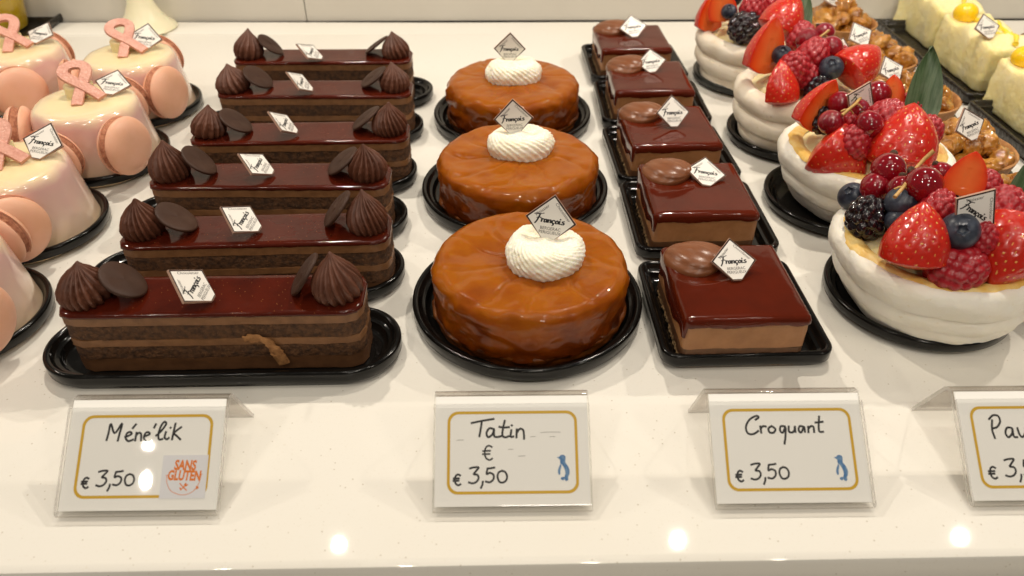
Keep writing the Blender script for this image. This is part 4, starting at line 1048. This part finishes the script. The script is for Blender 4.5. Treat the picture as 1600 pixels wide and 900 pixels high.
# ------------------------------------------------------------------ lemon cakes
def lemon_cake(seed, hx=18, hy=35.5, Hh=33):
    root = empty('lemon_cake', (0, 0, 0))
    mb = MB(); rings = []
    prof = [(.6, 2.0), (0, 3.2), (.1, 10), (.25, 18), (.4, 25), (.7, Hh - 3.2), (1.6, Hh - 1.2), (3.2, Hh - .2), (5.5, Hh), (9, Hh + .2), (13, Hh + .4), (16.6, Hh + .4)]
    for k, (i, z) in enumerate(prof):
        ring = []
        for (x, y, zz) in rrect(hx - i, hy - i, max(3.5 - i, .5), 5, z, 30):
            p = (x, y, z)
            d = 1.0 * fbm(p, .07, seed) + .7 * nz(p, .3, seed)
            top = 1 if k >= 6 else 0
            wav = (2.4 * sin(y * .23 + 1.5 * nz(p, .05, seed)) + 2.4 * fbm(p, .08, seed + 2)) * top * (1 if k > 7 else .5)
            l = sqrt(x * x + y * y) or 1
            ring.append((x + d * (x / hx if abs(x) > hx - 4 else 0) * .9, y + d * (y / hy if abs(y) > hy - 4 else 0) * .9, z + wav + (d * .4 if k > 3 else 0)))
        rings.append(ring)
    mb.rings(rings, 0, True, True).build('mousse_body', M['lemon'], root, smooth=80)
    mb = MB(); rings = []
    for k in range(16):
        th = pi * k / 15; rings.append([(8.6 * max(sin(th), .01) * cos(a), 7.6 * max(sin(th), .01) * sin(a), 7.2 * cos(th)) for a in [2 * pi * j / 36 for j in range(36)]])
    mb.rings(rings, 0, True, True)
    mb.build('lemon_gel', M['lemon_gel'], root, (-5.5, hy - 8.5, Hh + 3.2), smooth=80)
    mb = MB()
    for pth, r in (([(-2, 26, 0), (3, 16, .3), (-3, 6, 0), (4, -4, .5), (-2, -12, 0), (5, -20, .4), (1, -30, 0)], 1.8), ([(4, 18, 0), (9, 10, 0), (7, 2, .4), (10, -8, 0)], 1.3), ([(-9, 4, 0), (-8, -8, .4), (-10, -18, 0)], 1.1)):
        P = [Vector(p) for p in pth]; S2 = smooth_path([(p.x, p.y) for p in P], 5)
        pts = [(p.x, p.y, Hh + 1.2 + 1.3 * sin(p.y * .23)) for p in S2]
        mb.tube(pts, [r * (.6 + .5 * abs(sin(k * .9))) for k in range(len(pts))], 8)
    mb.build('lemon_sauce', M['lemon_sauce'], root, smooth=80)
    return root
lm0 = lemon_cake(3)
LL = ['pale lemon cake with a yellow gel drop and a tag standing on top', 'pale lemon cake at the back of its row, by the back wall', 'pale lemon cake cut off by the photo edge, below the tagged one']
for i, (x, y) in enumerate(((341, 534), (347, 617), (336, 445))):
    o = lm0 if i == 0 else copy_tree(lm0)
    o.location = (x * MM, y * MM, 0); o.rotation_euler = (0, 0, (0, -.04, .03)[i]); tag(o, LL[i], 'cake', 'pale lemon cakes in a row')
put_tray('embossed_tray', (340, 556, 0), 'long black embossed tray under two pale lemon cakes', 'long black embossed trays')
put_tray('embossed_tray', (336, 394, 0), 'long black embossed tray under the lemon cake cut off by the photo edge', 'long black embossed trays')
put_tag(TAGPOSE['lem2'], 'white diamond tag standing on the lemon cake with the yellow gel drop')

# ------------------------------------------------------------------ things along the back
root = empty('yellow_jelly', (-412, 640, 0)); tag(root, 'tall mustard yellow jelly at the back beside the wall', 'dessert')
mb = MB(); rings = []
for r, z in ((20, 3), (23.5, 3.2), (25, 8), (27, 25), (29.5, 45), (30, 50), (29, 53), (20, 54), (2, 54)):
    rings.append([((r + .6 * nz((cos(a) * 4, sin(a) * 4, z * .1), 1, 2)) * cos(a), (r + .6 * nz((cos(a) * 4, sin(a) * 4, z * .1), 1, 2)) * sin(a), z) for a in [2 * pi * j / 48 for j in range(48)]])
mb.rings(rings, 0, True, True).build('jelly_body', M['amber_jelly'], root, smooth=60)
me_ = tray_mesh('serving_tray', 46, 32, 5, 6, 8.0, 'tray_embossed')
tag(place(me_, 'serving_tray', None, (-412, 632, 0)), 'black embossed tray under the tall mustard yellow jelly', 'tray')
mb = MB(); rings = []
for r, z in ((20, 1.7), (23, 1.7), (24, 2.8), (23.2, 4.4), (18.5, 8), (14, 14), (10.4, 22), (8, 32), (6.6, 44), (5.8, 60), (5.4, 90), (5.2, 140), (3, 141)):
    rings.append([(r * cos(a), r * sin(a), z) for a in [2 * pi * j / 48 for j in range(48)]])
tag(mb.rings(rings, 0, True, True).build('flared_stand', M['ivory'], None, (-289.5, 640, 0), smooth=50), 'ivory plastic stand with a flared foot and thin neck by the back wall', 'stand')
root = empty('herb_topped_pastry', (410, 571, 0)); tag(root, 'small brown pastry with a bright green herb leaf at the photo edge', 'pastry')
mb = MB(); mb.rings([[((r + .8 * nz((cos(a) * 3, sin(a) * 3, z), .8, 5)) * cos(a), (r + .8 * nz((cos(a) * 3, sin(a) * 3, z), .8, 5)) * sin(a), z) for a in [2 * pi * j / 36 for j in range(36)]] for r, z in ((16, .3), (19, 1), (20, 7), (18, 13), (12, 17), (1, 18))], 0, True, True).build('pastry_body', M['bake'], root, smooth=80)
for k in range(7):
    a = 2 * pi * k / 7 + .3; mb = MB(); rings = []
    for q in range(9):
        t = q / 8; wd = 5.5 * sin(pi * min(.98, t + .06)) ** .7 * (1 + .18 * cos(q * 3.1)); d = Vector((cos(a), sin(a), 0)); sd = Vector((-sin(a), cos(a), 0)); c = d * (2 + 16 * t) + Vector((0, 0, 17 + 7 * sin(t * 2.4)))
        rings.append([c + sd * wd, c + Vector((0, 0, .8)), c - sd * wd, c - Vector((0, 0, .5))])
    mb.rings(rings, 0, True, True).build('herb_leaf', M['herb'], root, smooth=50)

# ------------------------------------------------------------------ price signs
TH = 1.4
FB, RG, BF = Vector((0, 159.0, .0)), Vector((0, 191.0, 24.2)), Vector((0, 203.5, .0))    # foot, ridge and rear foot of the bent sheet (y, z)
e_u = Vector((1, 0, 0)); slope = Vector((0, RG.y - FB.y, RG.z - FB.z)); SL = slope.length; e_v = slope.normalized(); e_n = e_u.cross(e_v)
def sheet_profile():
    """closed outline (y, z) of a bent acrylic sheet: folded pocket in front, ridge, rear leg"""
    n = Vector((e_n.y, e_n.z)); v = Vector((e_v.y, e_v.z))
    f0 = Vector((FB.y, FB.z + .9)); out = []
    pk = 2.1                                              # pocket gap between back sheet and folded front sheet
    back_leg = (Vector((BF.y, BF.z)) - Vector((RG.y, RG.z))).normalized(); bn = Vector((-back_leg.y, back_leg.x))
    line = [f0 + v * (SL - 5.5) + n * pk, f0 + v * 2.2 + n * pk]
    for k in range(7):                                     # the U fold at the foot
        a = pi * k / 6; line.append(f0 + v * (2.0 - 1.7 * sin(a)) + n * (pk / 2 + pk / 2 * cos(a)))
    line += [f0 + v * 2.2, f0 + v * (SL - 3.0)]
    top = Vector((RG.y, RG.z)) + Vector((0, .0))
    for k in range(6):
        t = k / 5; p = (f0 + v * (SL - 2.4)).lerp(top, t).lerp(top.lerp(Vector((BF.y, BF.z)), .10), t); line.append(p)
    line += [Vector((BF.y, BF.z)).lerp(top, .35), Vector((BF.y, BF.z + .1))]
    return line
def holder_mesh(W):
    P = sheet_profile(); n = len(P); up = []; lo = []
    for i, p in enumerate(P):
        d = (P[min(i + 1, n - 1)] - P[max(i - 1, 0)]).normalized(); q = Vector((-d.y, d.x)) * TH / 2
        up.append(p + q); lo.append(p - q)
    mb = MB()
    loop = up + lo[::-1]
    A = [mb.vert((-W / 2, p.x, max(p.y, .05))) for p in loop]; B = [mb.vert((W / 2, p.x, max(p.y, .05))) for p in loop]
    m = len(loop)
    for i in range(m):
        j = (i + 1) % m
        mb.face((A[i], A[j], B[j], B[i]), 1 if i in (n - 1, m - 1) else 0)
    for i in range(n - 1):                                   # cut ends
        for S_ in (A, B): mb.face((S_[i], S_[i + 1], S_[m - 2 - i], S_[m - 1 - i]), 1)
    return mb.mesh('acrylic_holder', [M['acrylic'], M['acrylic_edge']], 30)
HOLDER = holder_mesh(52)
CW, CH = 51.0, SL - 1.0
def rr_band(mb, w_, h_, r, t, z, m=0):
    o = rrect(w_ / 2, h_ / 2, r, 8, z); i = rrect(w_ / 2 - t, h_ / 2 - t, r - t * .8, 8, z)
    mb.rings([o, i], m); return mb
EURO = [[(5.2, 7.4), (3.6, 8.2), (1.9, 7.2), (1.2, 4.4), (1.9, 1.6), (3.8, .4), (5.4, 1.2)], [(.2, 5.3), (4.3, 5.4)], [(.1, 3.6), (4.0, 3.7)]]
D3 = [[(.8, 9), (3, 9.6), (6.2, 9.6), (4.6, 7.4), (3.2, 5.6), (5.4, 5.2), (6.2, 3.2), (4.8, 1.0), (2.4, .2), (.2, .8)]]
COMMA = [[(1.6, 1.4), (1.3, -.4), (.4, -2.4)]]
D5 = [[(6.4, 9.8), (4.2, 9.4), (1.8, 9.2)], [(1.8, 9.2), (1.2, 5.6), (3.4, 6.4), (5.8, 5.0), (5.6, 2.2), (3.4, .4), (.6, .8)]]
D0 = [[(3.4, 8.6), (1.2, 7.4), (.4, 4.4), (1.6, 1.2), (3.8, .4), (6.4, 1.8), (7.2, 4.8), (5.8, 7.8), (3.4, 8.6)]]
PRICE = [(EURO, 0, -.6, .82), (D3, 9.2, .6, 1.0), (COMMA, 16.4, .4, 1.0), (D5, 19.2, 1.0, .92), (D0, 26.6, .7, .85)]
NAMES = {
 'menelik': [[(.2, 0), (.8, 4), (1.4, 9), (4.2, 3.8), (7.6, 9.2), (7.0, 4), (6.4, -.4)], [(10.2, 1.6), (12.2, 2.4), (13.6, 3.4), (12.6, 4.4), (11.0, 3.6), (10.6, 1.2), (12.2, -.6), (14.8, .2)], [(13.8, 6.4), (15.4, 8.6)],
             [(16.2, 4.0), (16.0, -.4)], [(16.0, 2.2), (17.4, 3.8), (18.8, 3.2), (19.2, -.4)], [(20.4, 1.6), (22.2, 2.4), (23.6, 3.2), (22.6, 4.2), (21.2, 3.6), (20.6, 1.2), (22.0, -.8), (24.4, -.6)], [(26.4, 8.6), (25.6, 6.6)],
             [(27.2, 2.2), (29.6, 4.6), (32.0, 8.4), (31.0, 9.8), (29.4, 7.6), (28.4, 3.4), (29.0, .2), (31.0, .4)], [(32.4, 4.2), (32.0, 1.2), (33.4, .2), (34.4, 1.0)], [(34.6, 6.4), (34.8, 6.6)], [(37.2, 8.8), (36.6, 4), (36.2, 0)], [(40.6, 6.8), (37.0, 3.6), (38.6, 2.0), (40.8, 0)]],
 'tatin': [[(.2, 8.0), (5, 9.0), (12.6, 10.2)], [(6.0, 9.2), (5.4, 5), (4.6, .6)], [(12.6, 4.6), (10.2, 5.0), (8.6, 2.6), (9.4, .2), (11.8, 1.6), (12.8, 4.4), (12.8, .8), (14.6, .2), (16.6, .6)], [(18.8, 9.2), (17.8, 5), (17.4, 1.2), (19.0, .0), (21, .6)], [(15.6, 5.8), (18.4, 5.4), (21.2, 5.6)], [(22.4, 4.0), (22.0, .4), (23.6, .4)], [(22.6, 6.4), (22.8, 6.6)],
           [(25.4, 4.4), (25.2, -.2)], [(25.4, 2.4), (27.2, 4.6), (29.0, 3.8), (29.4, 1.2), (29.4, -1.0)]],
 'croquant': [[(5.8, 9.0), (7.6, 10.2), (6.4, 11.0), (2.6, 9.0), (.4, 5.2), (1.2, 2.0), (4.0, 1.6), (6.8, 3.2)], [(8.0, 5.6), (8.2, 2.2)], [(8.2, 4.4), (9.4, 5.6), (11.0, 5.4)], [(14.0, 5.6), (12.2, 4.4), (12.6, 2.4), (14.6, 2.2), (15.8, 4.0), (14.0, 5.6)],
              [(21.0, 5.4), (18.8, 5.4), (18.2, 3.2), (19.6, 2.2), (21.2, 5.0), (20.8, .8), (19.8, -3.6)], [(23.0, 5.4), (22.8, 2.8), (24.4, 2.2), (25.8, 3.4), (26.2, 5.6), (26.2, 2.4)], [(31.0, 5.0), (28.8, 5.4), (28.0, 3.2), (29.2, 2.2), (31.0, 5.0), (31.2, 2.4)], [(33.2, 5.2), (33.0, 2.2)], [(33.2, 4.0), (34.8, 5.4), (36.0, 4.8), (36.0, 2.2)], [(39.6, 10.4), (38.8, 5.6), (38.8, 2.6), (40.8, 2.4)], [(37.2, 7.2), (41.2, 7.6)]],
 'pavlova': [[(1.8, 8.4), (1.0, 4), (1.6, 0)], [(.4, 8.8), (2.6, 10.6), (5.0, 10.2), (5.4, 7.6), (3.6, 5.2), (1.6, 4.6)], [(10.4, 4.6), (8.2, 4.8), (7.0, 2.4), (8.0, .4), (10.0, 2.0), (10.6, 4.4), (10.6, .8), (12.2, .4)], [(13.0, 4.6), (13.4, 1.8), (14.6, .4), (16.4, 2.6), (17.0, 5.0), (18.4, 4.6)], [(19.4, 3.0), (22.0, 8.6), (21.0, 10.0), (19.8, 6), (19.8, 1.2), (21.6, .6)],
             [(25.0, 4.6), (23.2, 3.4), (23.6, 1.0), (25.6, .6), (26.6, 3.0), (25.0, 4.6)], [(28.0, 4.6), (29.2, .6), (31.0, 4.8)], [(35.4, 4.4), (33.2, 4.6), (32.4, 2.2), (33.6, .6), (35.4, 2.6), (35.6, 4.4), (35.8, .6)]],
}
PENGUIN = [[(-2.8, 9.7), (-1.7, 9.8), (-1.0, 10.5), (.4, 10.6), (1.2, 9.7), (1.1, 8.4), (1.1, 7.3), (2.1, 5.8), (2.8, 4.0), (2.7, 2.2), (2.1, 1.0), (2.1, -.3), (1.0, -.7), (.4, .7), (.9, 2.4), (.6, 4.4), (-.2, 6.0), (-1.2, 7.1), (-1.3, 8.5), (-1.8, 9.0)],
           [(-1.0, 6.9), (-.8, 5.6), (-1.3, 3.6), (-1.4, 2.2), (-2.0, 2.0), (-2.4, 3.4), (-2.0, 5.0)],
           [(-.9, .9), (.3, 1.0), (.4, .1), (-.2, -.4), (-1.2, .1)]]
def price_sign(x, key, label, extra):
    root = empty('price_sign', (x, FB.y, 0)); tag(root, label, 'price sign', 'acrylic price signs along the counter edge')
    off = Vector((0, -FB.y, 0))
    place(HOLDER, 'acrylic_holder', root, off)
    R_ = Matrix((e_u, e_v, e_n)).transposed()
    c0 = Vector((0, FB.y, FB.z + .9)) + e_v * (SL / 2 - .6) + e_n * .89 + off
    mb = MB(); mb.box((0, 0, 0), (CW / 2, CH / 2 - 1.6, .16))
    card = mb.build('paper_card', M['paper'], root, c0, R_, smooth=0)
    z0 = .20
    rr_band(MB(), 43.4, 27.0, 3.6, .95, z0).build('printed_border', M['gold'], card, (.2, -.6, 0), smooth=0)
    mb = MB(); u0, v0, s = extra['name']
    strokes(mb, NAMES[key], .70, lambda u, v: (u0 + u * s, v0 + v * s * extra.get('tall', 1)), z0, .05)
    for G, du, dv, sc in PRICE:
        pu, pv, ps = extra['price']
        strokes(mb, G, .66, lambda u, v: (pu + (du + u * sc) * ps, pv + (dv + v * sc) * ps), z0, .05)
    if 'euro2' in extra:
        pu, pv, ps = extra['euro2']; strokes(mb, EURO, .56, lambda u, v: (pu + u * ps, pv + v * ps), z0, .05)
    mb.build('handwriting', M['ink'], card, smooth=0)
    if extra.get('penguin'):
        pu, pv, ps = extra['penguin']; mb = MB()
        for q in PENGUIN:
            P = smooth_path(q + [q[0]], 3)[:-1]
            mb.poly([(pu + p.x * ps, pv + p.y * ps) for p in P][::-1], z0 - .02, z0 + .03)
        mb.build('penguin_stamp', M['blue'], card, smooth=0)
    if 'euro2' in extra:
        mb = MB(); strokes(mb, [[(9.6, 5.6), (12.8, 5.8), (16.2, 5.7)], [(6.2, 4.3), (8.0, 4.4)], [(12.6, 4.2), (13.6, 4.3), (14.4, 4.2)], [(-1.2, .2), (.4, .3)], [(-18.4, 3.4), (-16.0, 3.5)], [(2.0, -2.0), (4.4, -1.9)]], .16, z=z0, h=.02)
        mb.build('ink_smudge', M['smudge'], card, smooth=0)
    if extra.get('sticker'):
        a = -.02; st = MB(); st.box((0, 0, 0), (7.4, 6.9, .06))
        st = st.build('sticker', M['sticker'], card, (14.2, -8.0, 2.0 + .0), smooth=0)
        st.location = Vector((14.0, -7.4, .29)) * MM
        mb = MB(); zs = .09
        type_text(mb, 'SANS', 4.3, (0, 2.2), -.03, zs, 0, .70, .10, .18); type_text(mb, 'GLUTEN', 4.3, (0, -1.1), -.03, zs, 0, .66, .10, .18)
        strokes(mb, [[(-5.6, .4), (-5.3, -2), (-3.6, -4.6), (0, -5.8), (3.2, -4.9), (5.0, -2.4), (5.6, .6)], [(-5.9, .4), (-5.3, .5)], [(5.2, .7), (5.9, .8)]], .18, z=zs, h=.03)
        strokes(mb, [[(-1.1, -2.2), (1.3, -4.4)], [(-.6, -4.2), (.2, -3.4), (.9, -2.5)]], .35, z=zs, h=.03)
        strokes(mb, [[(.5, -2.6), (.9, -2.2)], [(.9, -3.0), (1.4, -2.6)], [(-.9, -3.6), (-.5, -4.2)], [(4.4, -3.2), (5.0, -3.6), (4.3, -3.9)]], .42, z=zs, h=.03)
        mb.build('sticker_print', M['orange'], st, smooth=0)
    return root
price_sign(-118.8, 'menelik', 'acrylic price sign reading Ménélik 3,50 with an orange gluten free sticker', dict(name=(-13.0, 4.6, .60), price=(-19.2, -10.6, .52), sticker=True))
price_sign(2.7, 'tatin', 'acrylic price sign reading Tatin 3,50 with a doubled euro sign and ink smudges', dict(name=(-13.6, 4.2, .60), price=(-19.4, -11.0, .54), euro2=(-9.8, -3.4, .60), penguin=(16.8, -9.6, .74)))
price_sign(95.0, 'croquant', 'acrylic price sign reading Croquant 3,50 with a blue penguin stamp', dict(name=(-14.0, 3.4, .64), price=(-18.6, -10.8, .54), penguin=(16.6, -10.6, .74)))
price_sign(179.0, 'pavlova', 'acrylic price sign reading Pavlova 3,50, cut off by the photo edge', dict(name=(-15.5, 2.2, .72), price=(-18.6, -10.8, .60)))
